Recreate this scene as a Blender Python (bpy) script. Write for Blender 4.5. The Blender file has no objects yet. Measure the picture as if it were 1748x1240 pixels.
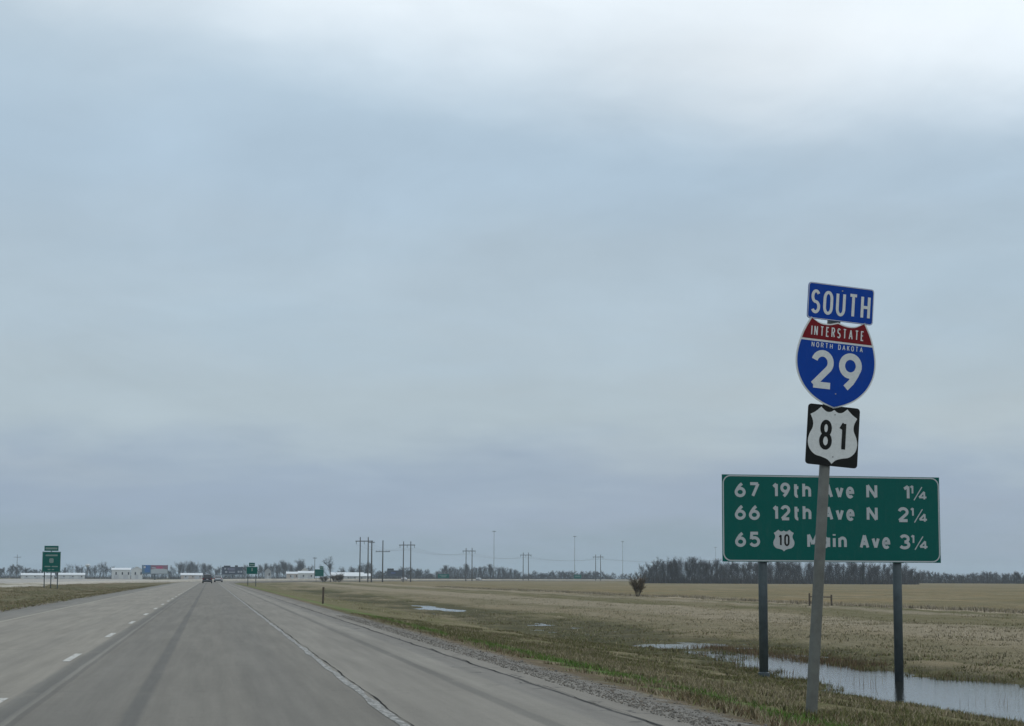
import bpy, bmesh, math, random
import numpy as np
from mathutils import Matrix, Vector, Euler

random.seed(7); RNG = np.random.default_rng(11)
scene = bpy.context.scene
C = scene.collection
R = math.radians

# ------------------------------------------------------------------ camera
PW, PH, F = 1748, 1240, 3200.0            # photograph size and focal length in its pixels
CAM_H, YAW, PITCH, ROLL = 1.25, R(9.07), R(6.54), R(0.25)
cam_d = bpy.data.cameras.new('camera'); cam = bpy.data.objects.new('camera', cam_d); C.objects.link(cam)
cam_d.sensor_width = 36.0; cam_d.lens = F / PW * 36.0
cam_d.clip_start = 0.1; cam_d.clip_end = 20000
CAM_R = Matrix.Rotation(-YAW, 3, 'Z') @ Matrix.Rotation(math.pi/2 + PITCH, 3, 'X') @ Matrix.Rotation(ROLL, 3, 'Z')
cam.matrix_world = Matrix.Translation((0, 0, CAM_H)) @ CAM_R.to_4x4()
scene.camera = cam
HEAD = Vector((math.sin(YAW), math.cos(YAW), 0))

def ray(px, py):
    return CAM_R @ Vector(((px - PW/2)/F, -(py - PH/2)/F, -1.0))
def gp(px, py, z):                         # the point at height z seen at a pixel
    d = ray(px, py); t = (z - CAM_H)/d.z
    return Vector((d.x*t, d.y*t, z))
def dp(px, dist):                          # ground position in the direction of a column, at a distance ahead
    d = ray(px, 984.5 + (px-360)*0.00436); t = dist/d.dot(HEAD)
    return d.x*t, d.y*t
def zp(py, px, dist):                      # height seen at a pixel, at a distance ahead
    d = ray(px, py); t = dist/d.dot(HEAD)
    return CAM_H + d.z*t

# ------------------------------------------------------------------ sky and light
SUN_EL, SUN_AZ = R(48), R(28)
world = bpy.data.worlds.new('World'); scene.world = world; world.use_nodes = True

class NT:
    """tiny node-expression helper"""
    def __init__(s, nt): s.nt = nt; s.N = nt.nodes; s.L = nt.links
    def put(s, node, key, v):
        if v is None: return
        if isinstance(v, bpy.types.NodeSocket): s.L.new(v, node.inputs[key])
        else: node.inputs[key].default_value = v
    def m(s, op, a, b=None, c=None, clamp=False):
        n = s.N.new('ShaderNodeMath'); n.operation = op; n.use_clamp = clamp
        s.put(n, 0, a); s.put(n, 1, b); s.put(n, 2, c); return n.outputs[0]
    def vm(s, op, a, b=None, scale=None):
        n = s.N.new('ShaderNodeVectorMath'); n.operation = op
        s.put(n, 0, a); s.put(n, 1, b)
        if scale is not None: s.put(n, 3, scale)
        return n.outputs['Value'] if op in ('DOT_PRODUCT', 'LENGTH') else n.outputs[0]
    def sep(s, v):
        n = s.N.new('ShaderNodeSeparateXYZ'); s.put(n, 0, v); return n.outputs
    def comb(s, x, y, z):
        n = s.N.new('ShaderNodeCombineXYZ'); s.put(n, 0, x); s.put(n, 1, y); s.put(n, 2, z); return n.outputs[0]
    def noise(s, v, scale, detail=4, rough=.55, dist=0.0, col=False):
        n = s.N.new('ShaderNodeTexNoise'); s.put(n, 'Vector', v); s.put(n, 'Scale', scale)
        s.put(n, 'Detail', detail); s.put(n, 'Roughness', rough); s.put(n, 'Distortion', dist)
        return n.outputs['Color' if col else 'Fac']
    def mr(s, v, a, b, c=0.0, d=1.0, smooth=True):
        n = s.N.new('ShaderNodeMapRange'); n.interpolation_type = 'SMOOTHSTEP' if smooth else 'LINEAR'
        for k, x in zip(range(5), (v, a, b, c, d)): s.put(n, k, x)
        return n.outputs[0]
    def ramp(s, v, stops, ease=False):
        n = s.N.new('ShaderNodeValToRGB'); s.put(n, 0, v); e = n.color_ramp.elements
        n.color_ramp.interpolation = 'EASE' if ease else 'LINEAR'
        while len(e) < len(stops): e.new(.5)
        for el, (p, c) in zip(e, stops): el.position = p; el.color = (*c, 1)
        return n.outputs[0]
    def mix(s, f, a, b, blend='MIX'):
        n = s.N.new('ShaderNodeMix'); n.data_type = 'RGBA'; n.blend_type = blend; n.clamp_factor = True
        s.put(n, 0, f)
        for k, x in ((6, a), (7, b)):
            if isinstance(x, tuple): x = (*x[:3], 1)
            s.put(n, k, x)
        return n.outputs[2]
    def band(s, u, c, hw, soft):           # 1 inside |u-c|<hw, fading out over soft
        return s.mr(s.m('ABSOLUTE', s.m('SUBTRACT', u, c)), hw + soft, hw)

def build_sky():
    nt = world.node_tree; t = NT(nt); nt.nodes.clear()
    out = t.N.new('ShaderNodeOutputWorld'); bg = t.N.new('ShaderNodeBackground'); bg.inputs[1].default_value = .1
    d = t.N.new('ShaderNodeTexCoord').outputs['Generated']
    x, y, z = t.sep(d)[0:3]
    zz = t.m('ADD', t.m('MAXIMUM', z, 0.0), .16)
    p = t.comb(t.m('DIVIDE', x, zz), t.m('DIVIDE', y, zz), 0.0)          # a flat cloud deck seen in perspective
    n1 = t.noise(p, .55, 3, .5, .6); n2 = t.noise(t.vm('ADD', p, (7.3, 2.1, 4.)), 1.7, 4, .5, .4)
    n3 = t.noise(t.vm('ADD', p, (1.7, 9.4, 8.)), 4.2, 4, .55, .3)
    side = t.m('MINIMUM', t.m('MAXIMUM', t.vm('DOT_PRODUCT', d, (math.cos(YAW), -math.sin(YAW), 0)), -.45), .45)
    ze = t.m('ADD', t.m('MAXIMUM', z, 0.0), t.m('MULTIPLY', t.m('SUBTRACT', n2, .5), .05))
    ze = t.m('ADD', ze, t.m('MULTIPLY', t.m('SUBTRACT', n1, .5), .05))
    ze = t.m('ADD', ze, t.m('MULTIPLY', t.m('SUBTRACT', n3, .5), .022))
    base = t.ramp(ze, [(0, (.262, .358, .445)), (.04, (.308, .395, .515)), (.088, (.425, .515, .575)), (.15, (.410, .52, .61)),
                       (.22, (.415, .535, .645)), (.30, (.46, .58, .68)), (1, (.46, .56, .66))], True)
    zb = t.m('ADD', ze, t.m('MULTIPLY', side, .13))                        # the thin bright part of the deck
    br = t.mr(zb, .232, .318)
    thin = t.mr(t.noise(t.vm('ADD', p, (4.4, 6.1, 2.)), .8, 3), .40, .62)      # overhead the bright part breaks into patches
    br = t.m('MULTIPLY', br, t.mix(t.mr(z, .30, .48), (1, 1, 1), t.comb(thin, thin, thin)))
    col = t.mix(br, base, (.85, .93, .99))
    n4 = t.noise(t.vm('MULTIPLY', t.vm('ADD', p, (2.2, 3.7, 5.)), (1, .55, 1)), 1.9, 5, .55, .8)
    v = t.m('ADD', t.mr(z, .02, .16, .91, .785), t.m('ADD', t.m('MULTIPLY', n3, .10), t.m('MULTIPLY', n4, t.mr(z, .02, .16, .08, .36)))); col = t.vm('SCALE', col, scale=v)
    warm = t.mr(t.noise(t.vm('ADD', p, (3.1, 5.5, 1.)), 1.1, 3), .42, .68)
    col = t.mix(t.m('MULTIPLY', warm, .35), col, t.vm('MULTIPLY', col, (1.07, 1.0, .95)))
    sky = t.N.new('ShaderNodeTexSky'); sky.sky_type = 'NISHITA'; sky.sun_disc = False
    sky.sun_elevation = SUN_EL; sky.sun_rotation = SUN_AZ
    cl = t.vm('SCALE', col, scale=10.0 * .95)
    tot = t.vm('ADD', cl, t.vm('SCALE', sky.outputs[0], scale=.05))
    t.L.new(tot, bg.inputs[0]); t.L.new(bg.outputs[0], out.inputs[0])
build_sky()
sun_d = bpy.data.lights.new('sun', 'SUN'); sun_d.energy = .6; sun_d.angle = R(22); sun_d.color = (1, .96, .9)
sun = bpy.data.objects.new('sun', sun_d); C.objects.link(sun)
sun.rotation_euler = Euler((-(math.pi/2 - SUN_EL), 0, -SUN_AZ), 'XYZ')
scene.view_settings.view_transform = 'Standard'; scene.view_settings.look = 'None'
scene.view_settings.exposure = 0.0; scene.view_settings.gamma = 1.0
scene.view_settings.use_curve_mapping = False
scene.cycles.max_bounces = 6; scene.cycles.volume_bounces = 1; scene.cycles.transparent_max_bounces = 6

# ------------------------------------------------------------------ helpers
def tag(o, label=None, cat=None, group=None, kind=None):
    if label: o['label'] = label
    if cat: o['category'] = cat
    if group: o['group'] = group
    if kind: o['kind'] = kind
    return o
def link(name, me, mat=None, parent=None):
    o = bpy.data.objects.new(name, me); C.objects.link(o)
    if mat is not None and me is not None and not me.materials: me.materials.append(mat)
    if parent is not None: o.parent = parent
    return o
def empty(name, loc=(0, 0, 0), rot=(0, 0, 0)):
    o = bpy.data.objects.new(name, None); o.empty_display_size = .3; C.objects.link(o)
    o.location = loc; o.rotation_euler = rot; return o
def copy_tree(o, parent=None):
    c = o.copy(); C.objects.link(c)
    if parent is not None: c.parent = parent
    for ch in o.children: copy_tree(ch, c)
    return c
class MB:
    """collects simple shapes into one mesh"""
    def __init__(s): s.v = []; s.f = []
    def add(s, vs, fs):
        b = len(s.v); s.v += [tuple(v) for v in vs]; s.f += [tuple(i + b for i in f) for f in fs]; return s
    def box(s, x0, x1, y0, y1, z0, z1, bev=0.0):
        if bev <= 0:
            vs = [(x, y, z) for z in (z0, z1) for y in (y0, y1) for x in (x0, x1)]
            return s.add(vs, [(0,2,3,1), (4,5,7,6), (0,1,5,4), (2,6,7,3), (0,4,6,2), (1,3,7,5)])
        bm = bmesh.new(); bmesh.ops.create_cube(bm, size=1)
        for v in bm.verts:
            v.co = Vector(((x0+x1)/2 + v.co.x*(x1-x0), (y0+y1)/2 + v.co.y*(y1-y0), (z0+z1)/2 + v.co.z*(z1-z0)))
        bmesh.ops.bevel(bm, geom=bm.edges[:], offset=bev, segments=2, affect='EDGES', profile=.5)
        bm.verts.index_update()
        s.add([v.co for v in bm.verts], [[v.index for v in f.verts] for f in bm.faces]); bm.free(); return s
    def tube(s, pts, rad, n=8, cap=True):
        pts = [Vector(p) for p in pts]
        if not hasattr(rad, '__len__'): rad = [rad]*len(pts)
        b = len(s.v)
        for i, p in enumerate(pts):
            a = pts[min(i+1, len(pts)-1)] - pts[max(i-1, 0)]; a.normalize()
            ref = Vector((0, 0, 1)) if abs(a.z) < .9 else Vector((1, 0, 0))
            u = a.cross(ref).normalized(); w = a.cross(u)
            for k in range(n):
                t = 2*math.pi*k/n; s.v.append(tuple(p + (u*math.cos(t) + w*math.sin(t))*rad[i]))
        for i in range(len(pts)-1):
            for k in range(n):
                k2 = (k+1) % n; s.f.append((b+i*n+k, b+i*n+k2, b+(i+1)*n+k2, b+(i+1)*n+k))
        if cap:
            s.f.append(tuple(b+k for k in range(n))[::-1]); e = b+(len(pts)-1)*n; s.f.append(tuple(e+k for k in range(n)))
        return s
    def poly(s, pts, y):                   # a flat outline in the XZ plane facing -Y
        b = len(s.v); s.v += [(p[0], y, p[1]) for p in pts]; s.f.append(tuple(range(b, b+len(pts)))); return s
    def slab(s, pts, y0, y1):              # the outline given thickness from y0 (front) to y1 (back)
        n = len(pts); b = len(s.v)
        s.v += [(p[0], y0, p[1]) for p in pts] + [(p[0], y1, p[1]) for p in pts]
        s.f.append(tuple(range(b, b+n))); s.f.append(tuple(range(b+2*n-1, b+n-1, -1)))
        for i in range(n):
            j = (i+1) % n; s.f.append((b+i, b+n+i, b+n+j, b+j))
        return s
    def mesh(s, name, smooth=False):
        me = bpy.data.meshes.new(name); me.from_pydata(s.v, [], s.f)
        if smooth: me.shade_smooth()
        me.validate(); me.update(); return me
    def build(s, name, mat, parent=None, smooth=False):
        return link(name, s.mesh(name, smooth), mat, parent)

def np_mesh(name, verts, faces_n, k, mat, parent=None, col=None, smooth=False):
    """verts (n,3), faces (m,k) as arrays"""
    me = bpy.data.meshes.new(name); n = len(verts); m = len(faces_n)
    me.vertices.add(n); me.vertices.foreach_set('co', np.ascontiguousarray(verts, np.float32).ravel())
    me.loops.add(m*k); me.loops.foreach_set('vertex_index', np.ascontiguousarray(faces_n, np.int32).ravel())
    me.polygons.add(m); me.polygons.foreach_set('loop_start', np.arange(0, m*k, k, dtype=np.int32))
    me.polygons.foreach_set('loop_total', np.full(m, k, np.int32))
    if smooth: me.polygons.foreach_set('use_smooth', np.ones(m, bool))
    me.update(calc_edges=True)
    if col is not None:
        a = me.color_attributes.new('Col', 'FLOAT_COLOR', 'POINT')
        a.data.foreach_set('color', np.concatenate([col, np.ones((n, 1))], 1).astype(np.float32).ravel())
    return link(name, me, mat, parent)

_lat = np.random.default_rng(5).random((256, 256))
def vnoise(x, y):
    xi = np.floor(x).astype(int); yi = np.floor(y).astype(int); fx = x-xi; fy = y-yi
    fx = fx*fx*(3-2*fx); fy = fy*fy*(3-2*fy); g = lambda i, j: _lat[i & 255, j & 255]
    return (g(xi, yi)*(1-fx)+g(xi+1, yi)*fx)*(1-fy) + (g(xi, yi+1)*(1-fx)+g(xi+1, yi+1)*fx)*fy - .5

# ------------------------------------------------------------------ materials
def mat(name, col, rough=.7, metal=0.0, spec=.4, vary=.12, vscale=3.0, bump=0.0, bscale=40.0):
    m = bpy.data.materials.new(name); m.use_nodes = True; t = NT(m.node_tree)
    b = t.N['Principled BSDF']; b.inputs['Roughness'].default_value = rough
    b.inputs['Metallic'].default_value = metal; b.inputs['Specular IOR Level'].default_value = spec
    pos = t.N.new('ShaderNodeTexCoord').outputs['Object']
    f = t.mr(t.noise(pos, vscale, 5, .6), .25, .75, 1-vary, 1+vary, False)
    t.L.new(t.vm('SCALE', t.mix(0.0, tuple(col), tuple(col)), scale=f), b.inputs['Base Color'])
    if bump:
        bn = t.N.new('ShaderNodeBump'); bn.inputs['Strength'].default_value = bump; bn.inputs['Distance'].default_value = .02
        t.L.new(t.noise(pos, bscale, 4), bn.inputs['Height']); t.L.new(bn.outputs[0], b.inputs['Normal'])
    return m
def vcol_mat(name, rough=.85, soft=True):
    m = bpy.data.materials.new(name); m.use_nodes = True; t = NT(m.node_tree); b = t.N['Principled BSDF']
    a = t.N.new('ShaderNodeAttribute'); a.attribute_name = 'Col'
    t.L.new(a.outputs['Color'], b.inputs['Base Color']); b.inputs['Roughness'].default_value = rough
    b.inputs['Specular IOR Level'].default_value = .1
    if soft:
        N = t.N.new('ShaderNodeNewGeometry').outputs['Normal']
        t.L.new(t.vm('NORMALIZE', t.vm('ADD', t.vm('SCALE', N, scale=.45), (0, 0, 1))), b.inputs['Normal'])
    return m

def ground_material():
    m = bpy.data.materials.new('prairie_ground'); m.use_nodes = True; t = NT(m.node_tree); b = t.N['Principled BSDF']
    P = t.N.new('ShaderNodeNewGeometry').outputs['Position']; x, y, z = t.sep(P)[0:3]
    st = t.vm('MULTIPLY', P, (1, .10, 1))                       # mown and wheel-tracked along the road
    nb = t.noise(st, .22, 5, .6, .3); ns = t.noise(st, 1.1, 5, .6); nf = t.noise(P, 9, 5, .65); nm = t.noise(P, .9, 5, .6); nl = t.noise(P, .05, 5, .6)
    xw = t.m('ADD', x, t.m('MULTIPLY', t.m('SUBTRACT', t.noise(P, .12, 4, .6), .5), 5.0))
    olive, tan, pale, dark, hay = (.115, .105, .045), (.235, .19, .115), (.34, .285, .20), (.060, .056, .028), (.24, .175, .085)
    c = t.mix(t.mr(nb, .38, .62), olive, tan)
    c = t.mix(t.m('MULTIPLY', t.mr(ns, .52, .70), .45), c, pale)
    # right-hand side, by distance from the road
    c = t.mix(t.m('MULTIPLY', t.band(xw, 28.5, 2.2, 2.5), .75), c, (.30, .25, .175))
    c = t.mix(t.m('MULTIPLY', t.band(xw, 22.5, 1.2, 2.5), .5), c, (.24, .20, .13))
    c = t.mix(t.m('MULTIPLY', t.band(xw, 36., 2.0, 3.0), .5), c, (.14, .125, .06))
    c = t.mix(t.m('MULTIPLY', t.band(xw, 41.5, .8, 1.5), .6), c, (.30, .25, .18))
    c = t.mix(t.m('MULTIPLY', t.band(x, 46.8, .9, 1.2), .8), c, (.40, .33, .235))
    fld = t.mr(x, 48, 52); fc = t.mix(t.mr(nl, .36, .62), hay, (.185, .155, .08)); fc = t.mix(t.m('MULTIPLY', t.mr(nb, .45, .7), .6), fc, (.30, .245, .16))
    fs = t.noise(t.vm('MULTIPLY', P, (.35, 1, 1)), .09, 6, .68, .5); fc = t.mix(t.m('MULTIPLY', t.mr(fs, .46, .62), .65), fc, (.13, .115, .058)); fc = t.mix(t.m('MULTIPLY', t.mr(t.noise(P, .35, 5, .7), .54, .68), .4), fc, (.10, .09, .045))
    c = t.mix(fld, c, fc)
    wet = t.m('MULTIPLY', t.mr(z, -.86, -.99), t.mr(x, 9, 11)); wet = t.m('MULTIPLY', wet, t.mr(x, 24, 20))
    c = t.mix(t.m('MULTIPLY', wet, .85), c, t.mix(t.mr(nm, .4, .65), (.050, .048, .022), (.095, .088, .035)))
    slope = t.m('MULTIPLY', t.mr(x, 5.6, 6.6), t.mr(x, 13.5, 11.0))
    c = t.mix(t.m('MULTIPLY', slope, .8), c, t.mix(t.mr(nm, .35, .68), (.115, .115, .042), (.22, .18, .105)))
    grn = t.m('MULTIPLY', t.band(x, 5.9, .3, .7), t.mr(t.noise(P, .35, 3), .44, .56))
    c = t.mix(t.m('MULTIPLY', grn, .85), c, (.10, .18, .033))
    # gravel along the asphalt edge
    gx = t.m('ADD', x, t.m('MULTIPLY', t.m('SUBTRACT', t.noise(P, 2.2, 5, .7), .5), 1.3))
    grav = t.m('MULTIPLY', t.mr(gx, 5.15, 4.7), t.mr(x, 3.5, 3.6))
    c = t.mix(grav, c, t.mix(t.mr(t.noise(P, 45, 3, .7), .35, .65), (.15, .14, .12), (.28, .26, .235)))
    brn = t.m('MULTIPLY', t.band(gx, 5.25, .2, .35), t.mr(nm, .35, .55))
    c = t.mix(t.m('MULTIPLY', brn, .7), c, (.12, .085, .055))
    # left side: median, then pale bare land beyond the other carriageway
    med = t.m('MULTIPLY', t.mr(x, -6.9, -7.2), t.mr(x, -22.6, -21.6))
    mc = t.mix(t.mr(nb, .35, .66), (.105, .098, .045), (.185, .145, .085)); mc = t.mix(t.m('MULTIPLY', t.mr(ns, .5, .7), .5), mc, (.26, .22, .14))
    c = t.mix(med, c, mc)
    mg = t.m('MULTIPLY', t.mr(gx, -8.3, -7.5), t.mr(x, 0, -1)); c = t.mix(mg, c, (.20, .185, .165))
    bare = t.m('MULTIPLY', t.mr(x, -33, -37), t.mr(t.m('ADD', y, t.m('MULTIPLY', x, -1.0)), 1500, 1150))
    c = t.mix(bare, c, t.mix(t.mr(nb, .35, .65), (.36, .33, .295), (.44, .41, .37)))
    tuft = t.mr(t.noise(t.vm('MULTIPLY', P, (1, .45, 1)), 1.9, 5, .7), .55, .68); c = t.mix(t.m('MULTIPLY', t.m('MULTIPLY', tuft, .42), t.mr(x, 5.5, 7)), c, (.075, .070, .035))
    c = t.vm('SCALE', c, scale=t.mr(nf, .2, .8, .55, 1.45, False))
    t.L.new(c, b.inputs['Base Color']); b.inputs['Roughness'].default_value = .95; b.inputs['Specular IOR Level'].default_value = .1
    bn = t.N.new('ShaderNodeBump'); bn.inputs['Strength'].default_value = .7; bn.inputs['Distance'].default_value = .05
    t.L.new(t.noise(P, 14, 6, .7), bn.inputs['Height']); t.L.new(bn.outputs[0], b.inputs['Normal'])
    return m

def road_material(name='worn_concrete_road', tone=1.0):
    m = bpy.data.materials.new(name); m.use_nodes = True; t = NT(m.node_tree); b = t.N['Principled BSDF']
    uvn = t.N.new('ShaderNodeUVMap'); uvn.uv_map = 'UVMap'; uv = uvn.outputs[0]
    u, v, _ = t.sep(uv)[0:3]; P = uv
    lng = t.vm('MULTIPLY', P, (1, .03, 1)); mid = t.vm('MULTIPLY', P, (1, .12, 1))
    wob = t.m('MULTIPLY', t.m('SUBTRACT', t.noise(t.vm('MULTIPLY', P, (0, 1, 0)), .35, 5, .65), .5), .16)
    uw = t.m('ADD', u, wob)
    gr = t.noise(P, 55, 4, .7); gr2 = t.noise(P, 7, 5, .65); str_ = t.noise(lng, 5, 5, .6); blot = t.noise(mid, .8, 4, .6)
    left = t.mr(u, -1.75, -1.95)
    c = t.mix(left, (.190, .174, .147), (.268, .243, .203))
    shd = t.mr(u, 1.6, 1.75); c = t.mix(shd, c, (.232, .212, .18))
    # wheel paths and the oil strip between them
    for cx, hw, a in ((-1.15, .35, .10), (.75, .35, .10), (-4.7, .3, .07), (-2.9, .3, .07)):
        c = t.mix(t.m('MULTIPLY', t.band(uw, cx, hw*.4, hw), a), c, (.12, .12, .12))
    cross = t.noise(t.vm('MULTIPLY', P, (.35, 6, 1)), 3.0, 4, .6)
    c = t.mix(t.m('MULTIPLY', t.m('MULTIPLY', t.mr(cross, .54, .72), t.band(u, -1.0, .7, .5)), .25), c, (.26, .255, .235))
    # sealed joints and stains that run with the road
    brk = t.mr(t.noise(t.vm('MULTIPLY', P, (2, .5, 1)), 1.6, 4, .65), .28, .5, .55, 1.0)
    def streak(c, cx, hw, soft, amt, colr, w=1.0):
        f = t.band(t.m('ADD', u, t.m('MULTIPLY', wob, w)), cx, hw, soft)
        return t.mix(t.m('MULTIPLY', t.m('MULTIPLY', f, amt), brk), c, colr)
    c = streak(c, -.66, .045, .07, .55, (.095, .095, .09), .25)
    c = streak(c, -1.84, .08, .09, .52, (.10, .10, .094), .35)
    c = streak(c, -1.64, .02, .03, .42, (.085, .082, .075), .3)
    c = streak(c, -1.71, .02, .03, .25, (.30, .285, .25), .3)
    c = streak(c, 2.93, .04, .07, .55, (.10, .096, .085), .4)
    c = streak(c, 3.28, .14, .10, .35, (.30, .28, .24), .5)
    c = streak(c, 3.62, .16, .10, .40, (.15, .145, .135), .8)
    c = streak(c, 3.82, .012, .025, .95, (.03, .03, .028), 1.0)
    c = streak(c, -6.3, .5, .3, .35, (.16, .155, .145), 1.0)
    # cross cracks on the shoulder
    vor = t.N.new('ShaderNodeTexVoronoi'); vor.feature = 'DISTANCE_TO_EDGE'
    t.put(vor, 'Vector', t.vm('ADD', t.vm('MULTIPLY', P, (.75, .45, 1)), t.vm('SCALE', t.noise(P, 1.5, 4, .6, 0, True), scale=.5))); t.put(vor, 'Scale', .9)
    ck = t.m('MULTIPLY', t.mr(vor.outputs['Distance'], .016, .004), t.mr(u, 3.0, 3.5)); ck = t.m('MULTIPLY', ck, t.mr(blot, .42, .55))
    c = t.mix(t.m('MULTIPLY', ck, .85), c, (.045, .044, .04))
    # transverse joints and old patches
    vj = t.m('ADD', v, t.m('MULTIPLY', t.noise(P, .6, 3), .5)); fr = t.m('ABSOLUTE', t.m('SUBTRACT', t.m('FRACT', t.m('DIVIDE', vj, 6.1)), .5))
    jt = t.m('MULTIPLY', t.mr(fr, .0045, .0015), t.mr(t.noise(t.vm('MULTIPLY', P, (1.2, .4, 1)), 1.3, 4, .7), .46, .58)); jt = t.m('MULTIPLY', jt, t.mr(u, 3.1, 2.9))
    c = t.mix(t.m('MULTIPLY', jt, .6), c, (.07, .066, .058))
    spots = t.mr(t.noise(t.vm('MULTIPLY', P, (1, .35, 1)), 2.6, 4, .7), .66, .72); c = t.mix(t.m('MULTIPLY', spots, .30), c, (.09, .086, .078))
    fleck = t.mr(t.noise(P, 24, 3, .8), .66, .74); c = t.mix(t.m('MULTIPLY', fleck, .35), c, (.33, .31, .27))
    dust = t.m('MULTIPLY', t.mr(uw, 3.9, 4.4), .6); c = t.mix(dust, c, (.20, .185, .16))
    k = t.m('MULTIPLY', t.mr(gr, .2, .8, .70, 1.30, False), t.m('MULTIPLY', t.mr(str_, .25, .75, .84, 1.16, False), t.mr(blot, .25, .75, .86, 1.14, False)))
    k = t.m('MULTIPLY', k, t.mr(gr2, .25, .75, .94, 1.06, False))
    t.L.new(t.vm('SCALE', c, scale=t.m('MULTIPLY', k, tone)), b.inputs['Base Color'])
    b.inputs['Roughness'].default_value = .82; b.inputs['Specular IOR Level'].default_value = .2
    bn = t.N.new('ShaderNodeBump'); bn.inputs['Strength'].default_value = .35; bn.inputs['Distance'].default_value = .01
    t.L.new(t.noise(P, 60, 4, .7), bn.inputs['Height']); t.L.new(bn.outputs[0], b.inputs['Normal'])
    return m

def paint_material(name, paint, under, lo, hi):
    m = bpy.data.materials.new(name); m.use_nodes = True; t = NT(m.node_tree); b = t.N['Principled BSDF']
    P = t.N.new('ShaderNodeNewGeometry').outputs['Position']
    w = t.mr(t.noise(t.vm('MULTIPLY', P, (1.6, .5, 1)), 9, 5, .7), lo, hi)
    t.L.new(t.mix(w, under, t.mix(t.noise(P, 60, 3), paint, tuple(c*.75 for c in paint))), b.inputs['Base Color'])
    b.inputs['Roughness'].default_value = .7
    return m
def water_material():
    m = bpy.data.materials.new('ditch_water'); m.use_nodes = True; t = NT(m.node_tree); b = t.N['Principled BSDF']
    P = t.N.new('ShaderNodeNewGeometry').outputs['Position']
    b.inputs['Base Color'].default_value = (.030, .030, .024, 1); b.inputs['Roughness'].default_value = .06
    b.inputs['IOR'].default_value = 1.333; b.inputs['Specular IOR Level'].default_value = .62
    bn = t.N.new('ShaderNodeBump'); bn.inputs['Strength'].default_value = .25; bn.inputs['Distance'].default_value = .02
    t.L.new(t.m('ADD', t.noise(t.vm('MULTIPLY', P, (1, .6, 1)), 3.2, 4, .6), t.noise(P, 14, 3, .6)), bn.inputs['Height'])
    t.L.new(bn.outputs[0], b.inputs['Normal'])
    return m

def sign_mat(name, col, rough=.42):        # weathered retroreflective sheeting
    m = bpy.data.materials.new(name); m.use_nodes = True; t = NT(m.node_tree); b = t.N['Principled BSDF']
    P = t.N.new('ShaderNodeTexCoord').outputs['Object']
    g = t.noise(t.vm('MULTIPLY', P, (3, 1, .7)), 3.5, 5, .65); g2 = t.noise(P, 26, 5, .7)
    c = t.mix(t.m('MULTIPLY', t.mr(g, .48, .75), .05), tuple(col), (.18, .18, .16))
    c = t.vm('SCALE', c, scale=t.mr(g2, .25, .75, .90, 1.10, False))
    t.L.new(c, b.inputs['Base Color']); t.L.new(t.mr(g2, .3, .7, rough-.06, rough+.12), b.inputs['Roughness'])
    b.inputs['Specular IOR Level'].default_value = .12
    return m
M = dict(
    ground=ground_material(), road=road_material(), pale_road=road_material('pale_concrete_road', 1.75), water=water_material(), blade=vcol_mat('grass_blades'), stone=vcol_mat('gravel_stones', .9, False),
    white_line=paint_material('worn_white_line', (.42, .405, .37), (.15, .145, .13), .44, .60),
    dash=paint_material('worn_white_dash', (.60, .58, .53), (.24, .22, .19), .34, .52),
    yellow_line=paint_material('faded_yellow_line', (.38, .34, .26), (.24, .22, .18), .36, .55),
    crack=mat('open_crack', (.022, .021, .019), .95, spec=.1),
    green=sign_mat('sign_green', (.0025, .105, .088)), white=sign_mat('sign_white', (.66, .68, .68)), legend=sign_mat('sign_legend', (.47, .50, .51)), dim=sign_mat('far_sign_legend', (.20, .27, .25)), blue=sign_mat('sign_blue', (.003, .052, .33)),
    red=sign_mat('sign_red', (.185, .010, .016)), black=sign_mat('sign_black', (.012, .013, .013)), backing=mat('sign_aluminium', (.42, .43, .44), .4, .8),
    steel=mat('galvanised_steel', (.30, .31, .30), .55, .25, vary=.2, vscale=6, bump=.15), slate=mat('slate_steel_post', (.072, .092, .10), .55, .2, vary=.25, vscale=5, bump=.1),
    post=mat('weathered_pipe_post', (.135, .139, .127), .75, 0, vary=.22, vscale=7, bump=.2, bscale=60),
    wood=mat('weathered_wood', (.105, .085, .065), .9, vary=.25, vscale=4, bump=.4), pole=mat('creosote_pole', (.085, .080, .076), .9, vary=.2, vscale=2),  # pole colour is lightened to stand in for distance haze
    bark=mat('grey_bark', (.050, .046, .044), .95, vary=.25, vscale=2), twig=mat('bare_twigs', (.060, .055, .055), .95, vary=.3, vscale=.8),
    shrub=mat('shrub_twigs', (.105, .078, .048), .95, vary=.3, vscale=1.5), evergreen=mat('evergreen_needles', (.022, .034, .024), .9, vary=.35, vscale=1.5),
    wire=mat('wire', (.05, .05, .05), .6, .5), shed_white=mat('shed_white', (.60, .61, .60), .6, vary=.08), shed_grey=mat('shed_grey', (.36, .37, .38), .7, vary=.1),
    shed_door=mat('shed_door', (.50, .51, .52), .6), shed_tan=mat('shed_tan', (.50, .44, .39), .7, vary=.1), roof_white=mat('roof_white', (.70, .72, .73), .5, vary=.06), roof_dark=mat('roof_dark', (.12, .13, .14), .7),
    glass=mat('dark_glass', (.012, .014, .017), .12, spec=.6, vary=0), rubber=mat('rubber', (.02, .02, .02), .85), chrome=mat('wheel_rim', (.45, .45, .46), .35, .9),
    tail=mat('tail_light_red', (.30, .008, .008), .25), plate=mat('plate_white', (.6, .6, .62), .5), hay=vcol_mat('dry_grass', .9),
)

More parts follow.
